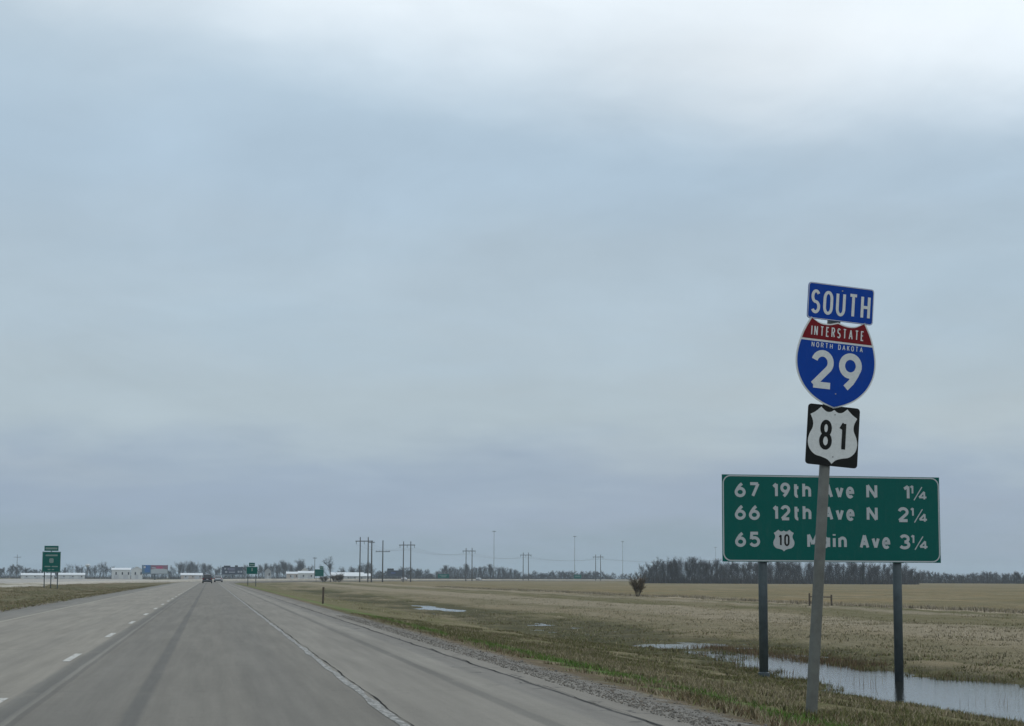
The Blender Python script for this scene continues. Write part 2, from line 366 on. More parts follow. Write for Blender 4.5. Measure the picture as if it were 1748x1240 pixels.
# ------------------------------------------------------------------ road path
S0, RAD, TURN = 370.0, 1250.0, R(56)       # straight ahead, then a long right-hand bend
def path(s, d):
    """point at distance s along the southbound road and offset d to its right"""
    s = np.asarray(s, float); a = np.clip((s-S0)/RAD, 0, TURN); tail = np.maximum(s - S0 - RAD*TURN, 0)
    x = RAD*(1-np.cos(a)) + tail*np.sin(a) + d*np.cos(a); y = np.minimum(s, S0) + RAD*np.sin(a) + tail*np.cos(a) - d*np.sin(a)
    return x, y
def offset_of(x, y):
    """signed offset to the right of the road"""
    cx, cy = RAD, S0; r = np.hypot(x-cx, y-cy); ang = np.arctan2(y-cy, cx-x)
    d = np.where(y < S0, x, RAD - r)
    ex, ey = path(S0 + RAD*TURN, 0.0); tx, ty = math.sin(TURN), math.cos(TURN)
    dt = (x-ex)*ty - (y-ey)*tx
    return np.where((y >= S0) & (ang > TURN), dt, d)

PD = [-400, -70, -42, -36, -34.5, -21.5, -19, -14, -10, -7.8, -7, 4.5, 5.0, 6.8, 9, 12.4, 14.5, 15.7, 17, 18.8, 22, 30, 47, 70, 400]
PZ = [-.7, -.55, -.35, -.06, -.03, -.03, -.22, -.55, -.28, -.07, -.03, -.03, -.07, -.28, -.55, -.92, -.98, -1.0, -.985, -.93, -.76, -.66, -.66, -.7, -.7]
PUD = [(15.7, 32.5, 2.75, 11, .34), (15.4, 48.5, 1.7, 7, .15), (14.8, 57.5, .6, 1.4, .06), (16.4, 91, 1.6, 7, -.025), (17.0, 142, 1.9, 15, .13)]
WATER = -1.05
def ground_z(x, y):
    x = np.asarray(x, float); y = np.asarray(y, float)
    d = offset_of(x, y); z = np.interp(d, PD, PZ)
    off = (d < -8) | (d > 5.2)
    w = np.clip((np.abs(d - 0) - 5)/6, 0, 1)*off
    z = z + w*(vnoise(x*.9, y*.6)*.10 + vnoise(x*.23+40, y*.11)*.16 + vnoise(x*3.1, y*2.3)*.06 + vnoise(x*1.7+9, y*.9)*.05)
    z = z + np.where(off, 0, np.where((d > 4.1), vnoise(x*4, y*4)*.02, 0))
    for px, py, sx, sy, a in PUD: z = z - a*np.exp(-((x-px)/sx)**2 - ((y-py)/sy)**2)
    far = np.clip((y-300)/200, 0, 1); zf = np.interp(np.abs(d+14), [0, 24, 60], [-.36, -.36, -.72]) + vnoise(x*.02, y*.02)*.1
    return z*(1-far) + np.minimum(zf, -.36)*far
def gz(x, y): return float(ground_z(np.array([x]), np.array([y]))[0])

def build_ground():
    th = np.concatenate([np.arange(-32, 45, .17), np.arange(45, 328, 3.2)]); th = np.radians(th)
    rr = 0.9*1.0225**np.arange(0, 396); rr = rr[rr < 5600]
    A, B = np.meshgrid(rr, th, indexing='ij'); X = A*np.sin(B); Y = A*np.cos(B); Z = ground_z(X, Y)
    nr, na = A.shape; v = np.stack([X, Y, Z], -1).reshape(-1, 3); v = np.concatenate([v, [[0, 0, -.03]]])
    i, j = np.meshgrid(np.arange(nr-1), np.arange(na), indexing='ij'); j2 = (j+1) % na
    f = np.stack([i*na+j, i*na+j2, (i+1)*na+j2, (i+1)*na+j], -1).reshape(-1, 4)
    o = np_mesh('ground', v, f[:, ::-1], 4, M['ground'], smooth=True); o['kind'] = 'structure'
    bm = bmesh.new(); bm.from_mesh(o.data); bm.verts.ensure_lookup_table()
    c = bm.verts[len(v)-1]
    for k in range(na): bm.faces.new((c, bm.verts[(k+1) % na], bm.verts[k]))
    bmesh.ops.recalc_face_normals(bm, faces=bm.faces[:]); bm.to_mesh(o.data); bm.free()
    return o
build_ground()

def strip(name, dl, s, z, material, parent=None, skirt=0.0, jitter=0.0):
    """a sheet that follows the road: offsets dl across, stations s along"""
    s = np.asarray(s, float); dl = np.asarray(dl, float); D, S = np.meshgrid(dl, s); D = D.copy()
    if jitter:
        D[:, 0] += vnoise(s*.8, s*0+3.3)*jitter; D[:, -1] += vnoise(s*.9+50, s*0+7.7)*jitter + vnoise(s*4+50, s*0+1.7)*jitter*.6
    X, Y = path(S, D); Z = np.zeros_like(X) + (z(S) if callable(z) else z)
    if skirt:
        X = np.concatenate([X[:, :1], X, X[:, -1:]], 1); Y = np.concatenate([Y[:, :1], Y, Y[:, -1:]], 1)
        D = np.concatenate([D[:, :1], D, D[:, -1:]], 1); S = np.concatenate([S[:, :1], S, S[:, -1:]], 1)
        Z = np.concatenate([Z[:, :1]-skirt, Z, Z[:, -1:]-skirt], 1)
    n, k = X.shape; i, j = np.meshgrid(np.arange(n-1), np.arange(k-1), indexing='ij')
    f = np.stack([i*k+j, i*k+j+1, (i+1)*k+j+1, (i+1)*k+j], -1).reshape(-1, 4)
    o = np_mesh(name, np.stack([X, Y, Z], -1).reshape(-1, 3), f, 4, material, parent)
    uv = o.data.uv_layers.new(name='UVMap'); li = np.zeros(len(f)*4, np.int32); o.data.loops.foreach_get('vertex_index', li)
    UV = np.stack([D, S], -1).reshape(-1, 2)[li]; uv.data.foreach_set('uv', UV.astype(np.float32).ravel())
    return o
S_ALL = np.concatenate([np.arange(-25, 120, .4), np.arange(120, 400, 4), np.arange(400, 1900, 12)])
road = strip('highway_road', [-7.0, -5.6, -2, 1.6, 3.0, 4.38], S_ALL, 0.0, M['road'], skirt=.42, jitter=.13); road['kind'] = 'structure'
rise = lambda S: .55*np.clip((S-450)/350, 0, 1)**2*(3-2*np.clip((S-450)/350, 0, 1))      # the far carriageway climbs a little on the bend
opp = strip('opposite_road', [-34.5, -31, -27.4, -23.8, -21.6], S_ALL[::2], rise, M['pale_road'], skirt=.95); opp['kind'] = 'structure'
strip('edge_line', [1.60, 1.69], S_ALL, .004, M['white_line'], road, jitter=.06)
strip('median_edge_line', [-5.66, -5.54], S_ALL, .004, M['yellow_line'], road)
strip('opposite_edge_line', [-23.2, -23.08], S_ALL[::2], lambda S: rise(S)+.004, M['white_line'], opp)
DASH = 11.3; dash_first = 29.97 - 1.4 - DASH*3
for k in range(36):
    s = dash_first + DASH*k; strip('lane_dash', [-2.12, -2.01], np.linspace(s, s+2.8, 5), .004, M['dash'], road)
# the open joint along the edge line, a ragged ribbon of dark
def crack(name, d0, s0, s1, w, amp, seed):
    s = np.arange(s0, s1, .18); c = d0 + vnoise(s*.5+seed, s*0+seed)*amp + vnoise(s*2.7+seed, s*0)*amp*.5
    hw = w*np.clip(.6 + vnoise(s*1.3+seed*3, s*0+9)*1.1 + vnoise(s*6+seed, s*0+4)*.5, .22, 1.1)
    L = np.stack([*path(s, c-hw), s*0+.0075], -1); Rr = np.stack([*path(s, c+hw), s*0+.0075], -1)
    v = np.concatenate([L, Rr]); n = len(s); i = np.arange(n-1); f = np.stack([i, i+n, i+n+1, i+1], -1)
    return np_mesh(name, v, f, 4, M['crack'], road)
crack('joint_crack', 1.715, 2, 160, .011, .035, 3.1); crack('joint_crack', 3.83, 2, 90, .010, .10, 8.4)
water = MB().add([(x, y, WATER) for x, y in ((11, 18), (24, 18), (24, 200), (11, 200))], [(0, 1, 2, 3)]).build('ditch_water', M['water']); water['kind'] = 'structure'

# ------------------------------------------------------------------ lettering
def arc(cx, cy, rx, ry, a0, a1, n=14):
    return [(cx + rx*math.cos(R(a0 + (a1-a0)*i/n)), cy + ry*math.sin(R(a0 + (a1-a0)*i/n))) for i in range(n+1)]
def ring(cx, cy, rx, ry): return arc(cx, cy, rx, ry, 90, 450, 26)
_st = lambda w: arc(w/2, 1-w/2, w/2, w/2, 180, 0) + arc(w/2, w/2, w/2, w/2, 0, -180) + [(0, 1-w/2)]
_arch = lambda top: [(0, top-.30)] + arc(.25, top-.26, .25, .26, 180, 0) + [(.5, 0)]
GLYPH = {
 '0': (.56, [_st(.56)]), '1': (.24, [[(0, .78), (.24, 1), (.24, 0)]]),
 '2': (.60, [arc(.29, .71, .29, .29, 165, -38) + [(0, 0), (.60, 0)]]),
 '3': (.58, [arc(.28, .745, .26, .255, 155, -90) + arc(.28, .245, .30, .245, 90, -155)]),
 '4': (.64, [[(.64, .26), (0, .26), (.45, 1), (.45, 0)]]),
 '5': (.58, [[(.54, 1), (.09, 1), (.05, .52)] + arc(.28, .32, .30, .32, 140, -155)]),
 '6': (.58, [ring(.29, .30, .29, .30), [(.015, .38), (.10, .58), (.24, .81), (.42, 1.0)]]),
 '7': (.56, [[(0, 1), (.56, 1), (.18, 0)]]), '8': (.58, [ring(.29, .755, .25, .245), ring(.29, .26, .29, .26)]),
 '9': (.58, [ring(.29, .70, .29, .30), [(.565, .62), (.48, .42), (.34, .19), (.16, 0)]]),
 'S': (.56, [arc(.28, .745, .27, .255, 30, 270) + arc(.28, .245, .28, .245, 90, -150)]),
 'O': (.60, [_st(.60)]), 'U': (.58, [[(0, 1), (0, .29)] + arc(.29, .29, .29, .29, 180, 360) + [(.58, 1)]]),
 'T': (.58, [[(0, 1), (.58, 1)], [(.29, 1), (.29, 0)]]), 'H': (.58, [[(0, 0), (0, 1)], [(.58, 0), (.58, 1)], [(0, .5), (.58, .5)]]),
 'I': (0, [[(0, 0), (0, 1)]]), 'N': (.62, [[(0, 0), (0, 1), (.58, 0), (.58, 1)]]),
 'E': (.50, [[(.5, 1), (0, 1), (0, 0), (.5, 0)], [(0, .52), (.42, .52)]]),
 'R': (.58, [[(0, 0), (0, 1), (.32, 1)] + arc(.32, .755, .24, .245, 90, -90) + [(0, .51)], [(.30, .51), (.58, 0)]]),
 'A': (.68, [[(0, 0), (.34, 1), (.68, 0)], [(.12, .32), (.56, .32)]]),
 'D': (.58, [[(0, 0), (0, 1), (.22, 1)] + arc(.24, .68, .34, .32, 90, 0) + arc(.24, .32, .34, .32, 0, -90) + [(0, 0)]]),
 'K': (.56, [[(0, 0), (0, 1)], [(.54, 1), (.02, .40)], [(.20, .60), (.56, 0)]]),
 'M': (.74, [[(0, 0), (0, 1), (.37, .22), (.74, 1), (.74, 0)]]),
 't': (.36, [[(.13, 1), (.13, .22)] + arc(.30, .19, .17, .19, 180, 275), [(0, .72), (.36, .72)]]),
 'h': (.50, [[(0, 0), (0, 1.05)], _arch(.74)]), 'n': (.50, [[(0, 0), (0, .74)], _arch(.74)]),
 'v': (.54, [[(0, .74), (.27, 0), (.54, .74)]]), 'e': (.54, [[(.02, .38), (.54, .38)] + arc(.27, .37, .27, .37, 2, 318)]),
 'a': (.54, [ring(.225, .37, .225, .36), [(.54, .76), (.54, 0)]]), 'i': (0, [[(0, 0), (0, .72)], [(0, .93), (0, 1.05)]]),
 '/': (.55, [[(0, 0), (.55, 1)]]),
}
def stroke(mb, pts, t, y):
    P = [Vector((p[0], p[1])) for p in pts]; Q = [P[0]]
    for p in P[1:]:
        if (p-Q[-1]).length > 1e-4: Q.append(p)
    P = Q
    for i in range(1, len(P)-1):                # a sharp corner is two strokes that overlap
        if (P[i]-P[i-1]).normalized().dot((P[i+1]-P[i]).normalized()) < -.12:
            stroke(mb, [tuple(p) for p in P[:i+1]], t, y); stroke(mb, [tuple(p) for p in P[i:]], t, y-.0002); return
    closed = (P[0]-P[-1]).length < 1e-3
    if closed: P = P[:-1]
    n = len(P); L = []; Rr = []
    for i in range(n):
        a = P[i]-P[i-1] if (i > 0 or closed) else P[1]-P[0]; b = P[(i+1) % n]-P[i] if (i < n-1 or closed) else a
        a = a.normalized(); b = b.normalized(); na = Vector((-a.y, a.x)); nb = Vector((-b.y, b.x)); m = (na+nb)
        m = m.normalized() if m.length > 1e-3 else na
        k = min(1/max(m.dot(na), .35), 1.42); L.append(P[i]+m*k*t/2); Rr.append(P[i]-m*k*t/2)
    b0 = len(mb.v); mb.v += [(q.x, y, q.y) for q in L] + [(q.x, y, q.y) for q in Rr]
    for i in range(n if closed else n-1):
        j = (i+1) % n; mb.f.append((b0+i, b0+n+i, b0+n+j, b0+j))
def lettering(text, x0, x1, z0, cap, t, y, material, parent, gap=.24, name='lettering'):
    """text fitted between x0 and x1 on the face y of a sign, standing on z0"""
    tt = t/cap; inner = 1-tt; w = []; 
    for ch in text: w.append(.30 if ch == ' ' else GLYPH[ch][0]*inner + tt)
    tot = sum(w) + gap*(len(text)-1); k = (x1-x0)/(tot*cap); mb = MB(); x = x0; q = 0
    for ch, wi in zip(text, w):
        if ch != ' ':
            gw, sts = GLYPH[ch]; cw = max(wi*cap*k - t, 0)
            for s in sts:
                stroke(mb, [(x + t/2 + (p[0]/gw*cw if gw else 0), z0 + t/2 + p[1]*(cap-t)) for p in s], t, y - q*.0004); q = (q+1) % 4
        x += (wi+gap)*cap*k
    return mb.build(name, material, parent)
def smooth_outline(half, n=4):
    """Catmull-Rom through half an outline (x>=0, top to bottom); a repeated point is a corner; mirrored"""
    segs = []; cur = [half[0]]
    for p in half[1:]:
        if p == cur[-1]: segs.append(cur); cur = [p]
        else: cur.append(p)
    segs.append(cur); out = []
    for g in segs:
        for i in range(len(g)-1):
            p0, p1, p2, p3 = g[max(i-1, 0)], g[i], g[i+1], g[min(i+2, len(g)-1)]
            for k in range(n):
                u = k/n; out.append(tuple(.5*((2*b) + (-a+c)*u + (2*a-5*b+4*c-d)*u*u + (-a+3*b-3*c+d)*u**3) for a, b, c, d in zip(p0, p1, p2, p3)))
    out.append(half[-1]); return out + [(-x, z) for x, z in out[-2:0:-1]]
def clip(poly, z, above):
    out = []; n = len(poly)
    for i in range(n):
        a, b = poly[i], poly[(i+1) % n]; ia = (a[1] >= z) == above; ib = (b[1] >= z) == above
        if ia: out.append(a)
        if ia != ib: u = (z-a[1])/(b[1]-a[1]); out.append((a[0]+(b[0]-a[0])*u, z))
    return out
def rrect(x0, x1, z0, z1, r, n=6):
    o = []
    for cx, cz, a in ((x1-r, z1-r, 0), (x0+r, z1-r, 90), (x0+r, z0+r, 180), (x1-r, z0+r, 270)): o += arc(cx, cz, r, r, a, a+90, n)
    return o
def frame(mb, outer, inner, y):
    n = len(outer); b = len(mb.v); mb.v += [(p[0], y, p[1]) for p in outer] + [(p[0], y, p[1]) for p in inner]
    for i in range(n): j = (i+1) % n; mb.f.append((b+i, b+n+i, b+n+j, b+j))
    return mb
INTER = smooth_outline([(0, .93), (.22, .875), (.45, .885), (.68, 1.0), (.68, 1.0), (.85, .68), (.965, .32), (1.0, .02), (.95, -.27), (.80, -.55), (.56, -.78), (.28, -.93), (0, -1.02)])
USR = smooth_outline([(0, .93), (.16, .84), (.34, .86), (.53, 1.0), (.53, 1.0), (.74, .82), (.95, .70), (.95, .70), (.84, .48), (.83, .25), (.95, 0), (1.0, -.26), (.92, -.52), (.70, -.71), (.40, -.78), (.16, -.86), (0, -1.0)])
def scaled(o, sx, sz, cx=0, cz=0): return [(p[0]*sx+cx, p[1]*sz+cz) for p in o]

# ------------------------------------------------------------------ the route-marker assembly on its leaning post
def route_marker():
    base = gp(1385, 1216, -.28); base.z = gz(base.x, base.y)
    root = empty('route_marker_sign', base, (R(-.6), R(4.45), R(5)))
    tag(root, 'leaning route marker post with stacked SOUTH, INTERSTATE 29 and 81 shields', 'road sign')
    D = (base.x*HEAD.x + base.y*HEAD.y); pm = D/F*math.cos(PITCH)      # metres per pixel here
    H = lambda py: (1216-py)*pm*1.004
    MB().tube([(0, 0, -.4), (0, 0, .0), (0, 0, 1.6), (0, 0, H(505))], [.069, .069, .064, .060], 18).build('post', M['post'], root, True)
    for p in root.children[-1].data.polygons: p.use_smooth = len(p.vertices) == 4
    yb, yf = -.072, -.079
    def plate(name, pts, mtl, px, py, k):      # a plate centred where the photograph shows it
        p = MB().slab(pts, yf, yb+.003).build(name, mtl, root); p.location = (px, 0, H(py)); p.scale = (k, 1, k); return p
    w, h = .775/2, .40/2                          # SOUTH
    p = plate('direction_plate', rrect(-w, w, -h, h, .035), M['blue'], .062, 513.5, 1.09)
    frame(MB(), rrect(-w+.004, w-.004, -h+.004, h-.004, .033), rrect(-w+.010, w-.010, -h+.010, h-.010, .028), yf-.002).build('border', M['white'], p)
    lettering('SOUTH', -.350, .348, -.142, .265, .033, yf-.003, M['white'], p, .20)
    sx, sz = .462, .480                           # interstate shield
    p = plate('interstate_shield', scaled(INTER, sx, sz), M['white'], .040, 619, 1.105)
    inn = scaled(INTER, sx-.016, sz-.016)
    MB().poly(clip(inn, .50*sz, True), yf-.002).build('crown_field', M['red'], p)
    MB().poly(clip(inn, .455*sz, False), yf-.002).build('shield_field', M['blue'], p)
    lettering('INTERSTATE', -.305, .305, .575*sz, .108, .0125, yf-.004, M['white'], p, .42)
    lettering('NORTH', -.292, -.05, .315*sz, .056, .0075, yf-.004, M['white'], p, .42)
    lettering('DAKOTA', .015, .30, .315*sz, .056, .0075, yf-.004, M['white'], p, .42)
    lettering('2', -.285, -.02, -.60*sz, .415, .070, yf-.004, M['white'], p, name='numeral')
    lettering('9', .035, .30, -.60*sz, .415, .070, yf-.004, M['white'], p, name='numeral')
    w, h = .315, .342                             # US route shield
    p = plate('route_plate', rrect(-w, w, -h, h, .04), M['black'], .050, 745, 1.045)
    MB().poly(scaled(USR, .300, .318), yf-.002).build('shield_field', M['white'], p)
    lettering('81', -.165, .155, -.165, .34, .048, yf-.004, M['black'], p, .34)
    for z in (H(546), H(690)): MB().box(-.055, .075, -.071, -.04, z-.02, z+.02, .004).build('mounting_bracket', M['slate'], root)
    for x, z in ((.075, H(491)), (.062, H(708)), (.062, H(781)), (.055, H(560)), (.055, H(672))):
        MB().tube([(x, yf-.006, z), (x, yf+.004, z)], .009, 8).build('bolt', M['steel'], root)
    return root
route_marker()

# ------------------------------------------------------------------ the green exit-distance sign
def exit_sign():
    L = gp(1303, 1158, -.98); dist = L.x*HEAD.x + L.y*HEAD.y; pm = dist/F*math.cos(PITCH)
    ang = R(1.5); yf = -.16; tx, ty = math.cos(ang), math.sin(ang)
    def on_face(px, py, yo):               # local x of the sign plane (offset yo) seen at a pixel
        d = ray(px, py); o = Vector((L.x - ty*yo, L.y + tx*yo)); t = (o.x*ty - o.y*tx)/(d.x*ty - d.y*tx)
        return (d.x*t - L.x)*tx + (d.y*t - L.y)*ty
    x0, x1 = on_face(1233, 885, yf), on_face(1604.5, 885, yf); W = x1-x0; Hh = 148*pm; zb = zp(959.5, 1303, dist)
    root = empty('exit_distance_sign', (L.x, L.y, 0), (0, 0, ang))
    tag(root, 'wide green sign listing 67 19th Ave N, 66 12th Ave N and 65 Main Ave', 'road sign')
    p = MB().box(x0, x1, yf, yf+.02, zb, zb+Hh).build('panel', M['green'], root)
    frame(MB(), rrect(x0+.012, x1-.012, zb+.012, zb+Hh-.012, .19, 8), rrect(x0+.040, x1-.040, zb+.040, zb+Hh-.040, .162, 8), yf-.003).build('border', M['legend'], p)
    U = lambda u: x0 + (u-96)/1545*W
    cap = .345; t = .068
    V = lambda v: zb + (747-v)/(747-133)*Hh
    def line(txt, a, b, v, c=cap, tk=t, g=.19): lettering(txt, U(a), U(b), V(v), c, tk, yf-.004, M['legend'], p, g)
    def frac(first, a, v):
        line(first, a, a+(48 if first == '1' else 80), v)
        b = 1426; lettering('1', U(b), U(b+26), V(v-40), .215, .042, yf-.004, M['legend'], p)
        lettering('/', U(1452), U(1518), V(v+6), .33, .024, yf-.004, M['legend'], p)
        lettering('4', U(1487), U(1552), V(v+2), .215, .042, yf-.004, M['legend'], p)
    for n, name, v, f in (('67', '19th', 293, ('1', 1376)), ('66', '12th', 453, ('2', 1336))):
        line(n, 183, 357, v); line(name, 445, 720, v, g=.17); line('Ave', 806, 1026, v); line('N', 1113, 1196, v); frac(*f, v+4)
    line('65', 183, 357, 643); line('Main', 688, 968, 649); line('Ave', 1060, 1278, 651); frac('3', 1342, 652)
    sc = (U(598)-U(450))/2; shc = (U(524), V(596))
    sh = MB().poly(scaled(USR, sc, .245, *shc), yf-.003).build('route_shield', M['legend'], p)
    lettering('10', shc[0]-.125, shc[0]+.135, shc[1]-.125, .27, .040, yf-.006, M['black'], sh, .30)
    for k, px in enumerate((1303, 1533)):
        x = on_face(px, 1060, 0); wx = L.x + x*tx; wy = L.y + x*ty
        g = gz(wx, wy)
        pst = MB().tube([(x, 0, g-.5), (x, 0, zb+Hh-.12)], .103, 18).build('post', M['slate'], root, True)
        for q in pst.data.polygons: q.use_smooth = len(q.vertices) == 4
        MB().tube([(x, 0, g-.1), (x, 0, g+.10), (x, 0, g+.12)], [.135, .135, .105], 18).build('base_collar', M['slate'], pst)
        MB().box(x-.115, x+.115, -.125, -.10, zb-.012, zb+.16).build('clamp', M['slate'], pst)
    mb_z = (zb+.35, zb+Hh-.35)
    for z in mb_z: MB().box(x0+.2, x1-.2, yf+.021, -.104, z-.04, z+.04).build('stringer', M['backing'], root)
exit_sign()

# ------------------------------------------------------------------ far guide signs
def far_sign(px, dist, w, z_bot, z_top, label, posts, tab=None, marks=(), name='guide_sign', rot=0, gapz=.06):
    x, y = dp(px, dist); g = gz(x, y)
    root = empty(name, (x, y, g), (0, 0, R(rot) - math.atan2(x, y)*.35)); tag(root, label, 'road sign')
    p = MB().box(-w/2, w/2, -.05, 0, z_bot, z_top).build('panel', M['green'], root)
    frame(MB(), rrect(-w/2+.02, w/2-.02, z_bot+.02, z_top-.02, .2), rrect(-w/2+.06, w/2-.06, z_bot+.06, z_top-.06, .16), -.054).build('border', M['dim'], p)
    for a, b, c, d in marks: MB().poly(rrect(a, b, z_bot+c, z_bot+d, min(b-a, d-c)*.3, 4), -.055).build('legend', M['dim'], p)
    for k in range(posts):
        xx = 0 if posts == 1 else -w*.36 + w*.72*k/(posts-1)
        MB().box(xx-.06, xx+.06, .001, .12, -.4, z_top-.1).build('post', M['slate'], root)
    if tab:
        a, b, h = tab; q = MB().box(a, b, -.05, 0, z_top+gapz, z_top+gapz+h).build('exit_tab', M['green'], root)
        MB().poly(rrect(a+.12, b-.12, z_top+gapz+h*.3, z_top+gapz+h*.68, .06, 3), -.055).build('legend', M['dim'], q)
        MB().box((a+b)/2-.05, (a+b)/2+.05, .001, .1, z_top-.3, z_top+gapz+h-.05).build('tab_bracket', M['slate'], root)
    return root
far_sign(87, 232, 2.2, 1.95, 4.45, 'tall green guide sign on three posts in the grass median', 3, (-.88, .80, .62),
         ((-.72, .72, 1.95, 2.15), (-.26, .26, 1.12, 1.70), (-.80, -.10, .62, .76), (.05, .78, .62, .76), (-.42, -.08, .25, .38), (.05, .36, .25, .38)), gapz=.1)
far_sign(430, 318, 1.85, 2.0, 3.25, 'small green sign with centred tab on two legs beside the highway', 2, (-.52, .45, .6), ((-.1, .1, .5, 1.05),))
far_sign(545, 600, 2.8, 1.9, 4.1, 'green exit sign with tab at one end beside a bare roadside tree', 2, (.1, 1.3, .9), ())
far_sign(757, 960, 5.8, 1.4, 3.4, 'low wide green sign beside the far bend, nearer the transmission poles', 2, None, ((-2, 1.8, 1.1, 1.4), (-1.2, 1.4, .5, .8)))
far_sign(986, 1160, 4.6, 1.4, 3.8, 'low green sign along the far bend beyond the tall light masts', 2, None, ((-1.6, 1.5, 1.2, 1.6),))

# ------------------------------------------------------------------ billboards
def board_mat(name, kind):
    m = bpy.data.materials.new(name); m.use_nodes = True; t = NT(m.node_tree); b = t.N['Principled BSDF']
    p = t.N.new('ShaderNodeTexCoord').outputs['Generated']; x, _, z = t.sep(p)[0:3]
    if kind == 0:
        wav = t.m('ADD', z, t.m('MULTIPLY', t.m('SINE', t.m('MULTIPLY', x, 7.0)), .08))
        c = t.mix(t.mr(wav, .52, .56), (.42, .46, .48), (.22, .10, .14))
        c = t.mix(t.m('MULTIPLY', t.band(x, .68, .10, .05), t.band(z, .72, .13, .04)), c, (.40, .05, .14))
        c = t.mix(t.mr(x, .36, .32), c, (.07, .15, .22)); c = t.mix(t.m('MULTIPLY', t.band(x, .20, .09, .03), t.mr(z, .12, .2)), c, (.02, .12, .34))
        c = t.mix(t.m('MULTIPLY', t.band(x, .09, .03, .02), t.band(z, .75, .08, .04)), c, (.5, .48, .46))
        c = t.mix(t.m('MULTIPLY', t.band(x, .45, .06, .03), t.band(z, .68, .04, .03)), c, (.4, .43, .47))
    elif kind == 1:
        c = t.mix(t.noise(p, 3, 2), (.02, .03, .055), (.035, .05, .08))
        for cx, cz, hx, hz in ((.15, .75, .03, .09), (.30, .72, .02, .08), (.20, .30, .04, .10), (.48, .28, .14, .045), (.80, .34, .035, .11), (.93, .34, .03, .11)):
            c = t.mix(t.m('MULTIPLY', t.band(x, cx, hx, .02), t.band(z, cz, hz, .03)), c, (.36, .38, .42))
        c = t.mix(t.m('MULTIPLY', t.band(x, .46, .12, .08), t.band(z, .68, .14, .08)), c, (.13, .13, .20))
    else:
        c = t.mix(t.noise(p, 4, 2), (.025, .035, .06), (.045, .06, .085))
        c = t.mix(t.m('MULTIPLY', t.band(x, .35, .10, .05), t.band(z, .55, .1, .05)), c, (.06, .09, .22))
    t.L.new(c, b.inputs['Base Color']); b.inputs['Roughness'].default_value = .5
    return m
def billboard(px0, px1, py0, py1, dist, kind, label, extra=()):
    pc = (px0+px1)/2; x, y = dp(pc, dist); g = gz(x, y); pm = dist/F*math.cos(PITCH)
    w = (px1-px0)*pm; zt = zp(py0, pc, dist)-g; zb = zp(py1, pc, dist)-g
    root = empty('billboard', (x, y, g), (0, 0, -math.atan2(x, y)*.5)); tag(root, label, 'billboard')
    MB().box(-w/2, w/2, -.25, .25, zb, zt).build('display_panel', board_mat('billboard_print', kind), root)
    for a, b, h in extra: MB().box(a*w, b*w, -.25, .25, zt+.02, zt+h).build('cut_out', M['glass'], root)
    for a in (-w/2-.22, w/2+.02): MB().box(a, a+.2, -.3, .3, zb-.2, zt+.15).build('frame_upright', M['roof_dark'], root)
    MB().box(-w/2, w/2, -1.1, .3, zb-.35, zb-.05).build('catwalk', M['roof_dark'], root)
    MB().tube([(0, .55, -.5), (0, .55, zt-.5)], .45, 12).build('column', M['slate'], root)
    return root
billboard(243, 285.5, 965, 979.5, 1090, 0, 'billboard with blue end panel and red lettering above a pale band')
billboard(379, 414, 968, 980.5, 1100, 1, 'dark navy billboard with pale lettering beside the small green tabbed sign', ((-.42, -.1, .7), (.12, .26, .9)))
billboard(661, 690, 974, 983.5, 1120, 2, 'dark blank billboard with raised end behind the H-frame poles', ((-.5, -.12, 1.1),))

# ------------------------------------------------------------------ cars
def car_body(suv):
    h = 1.68 if suv else 1.42; mb = MB()
    # lower shell: stations along the length (x), half width, belt and sill heights
    prof = [(-2.25, .62, .42, .78), (-2.18, .82, .30, .92), (-1.7, .90, .24, .98), (0, .92, .22, .96), (1.2, .90, .22, .92), (1.9, .84, .26, .82), (2.25, .62, .38, .68)]
    for x, w, a, b in prof: mb.v += [(-w*.94, x, a), (-w, x, (a+b)/2), (-w*.93, x, b), (w*.93, x, b), (w, x, (a+b)/2), (w*.94, x, a)]
    n = 6
    for i in range(len(prof)-1):
        for k in range(n): k2 = (k+1) % n; mb.f.append((i*n+k, i*n+k2, (i+1)*n+k2, (i+1)*n+k))
    mb.f.append(tuple(range(n))[::-1]); e = (len(prof)-1)*n; mb.f.append(tuple(e+k for k in range(n)))
    rear = -2.12 if suv else -1.75
    cab = [(rear, .82, .96), (rear+.25, .70, h-.06), (rear+.6, .68, h), (.1, .68, h), (.95, .80, .95)]
    b = len(mb.v)
    for y, w, z in cab: mb.v += [(-w, y, z), (w, y, z)]
    for y, w, z in cab: mb.v += [(-.84, y, .94), (.84, y, .94)]
    m_ = len(cab)
    for i in range(m_-1):
        mb.f.append((b+2*i, b+2*i+1, b+2*i+3, b+2*i+2))
        for sd in (0, 1): mb.f.append((b+2*i+sd, b+2*(i+1)+sd, b+2*m_+2*(i+1)+sd, b+2*m_+2*i+sd))
    mb.f.append((b, b+2*m_, b+2*m_+1, b+1)); return mb, rear, h
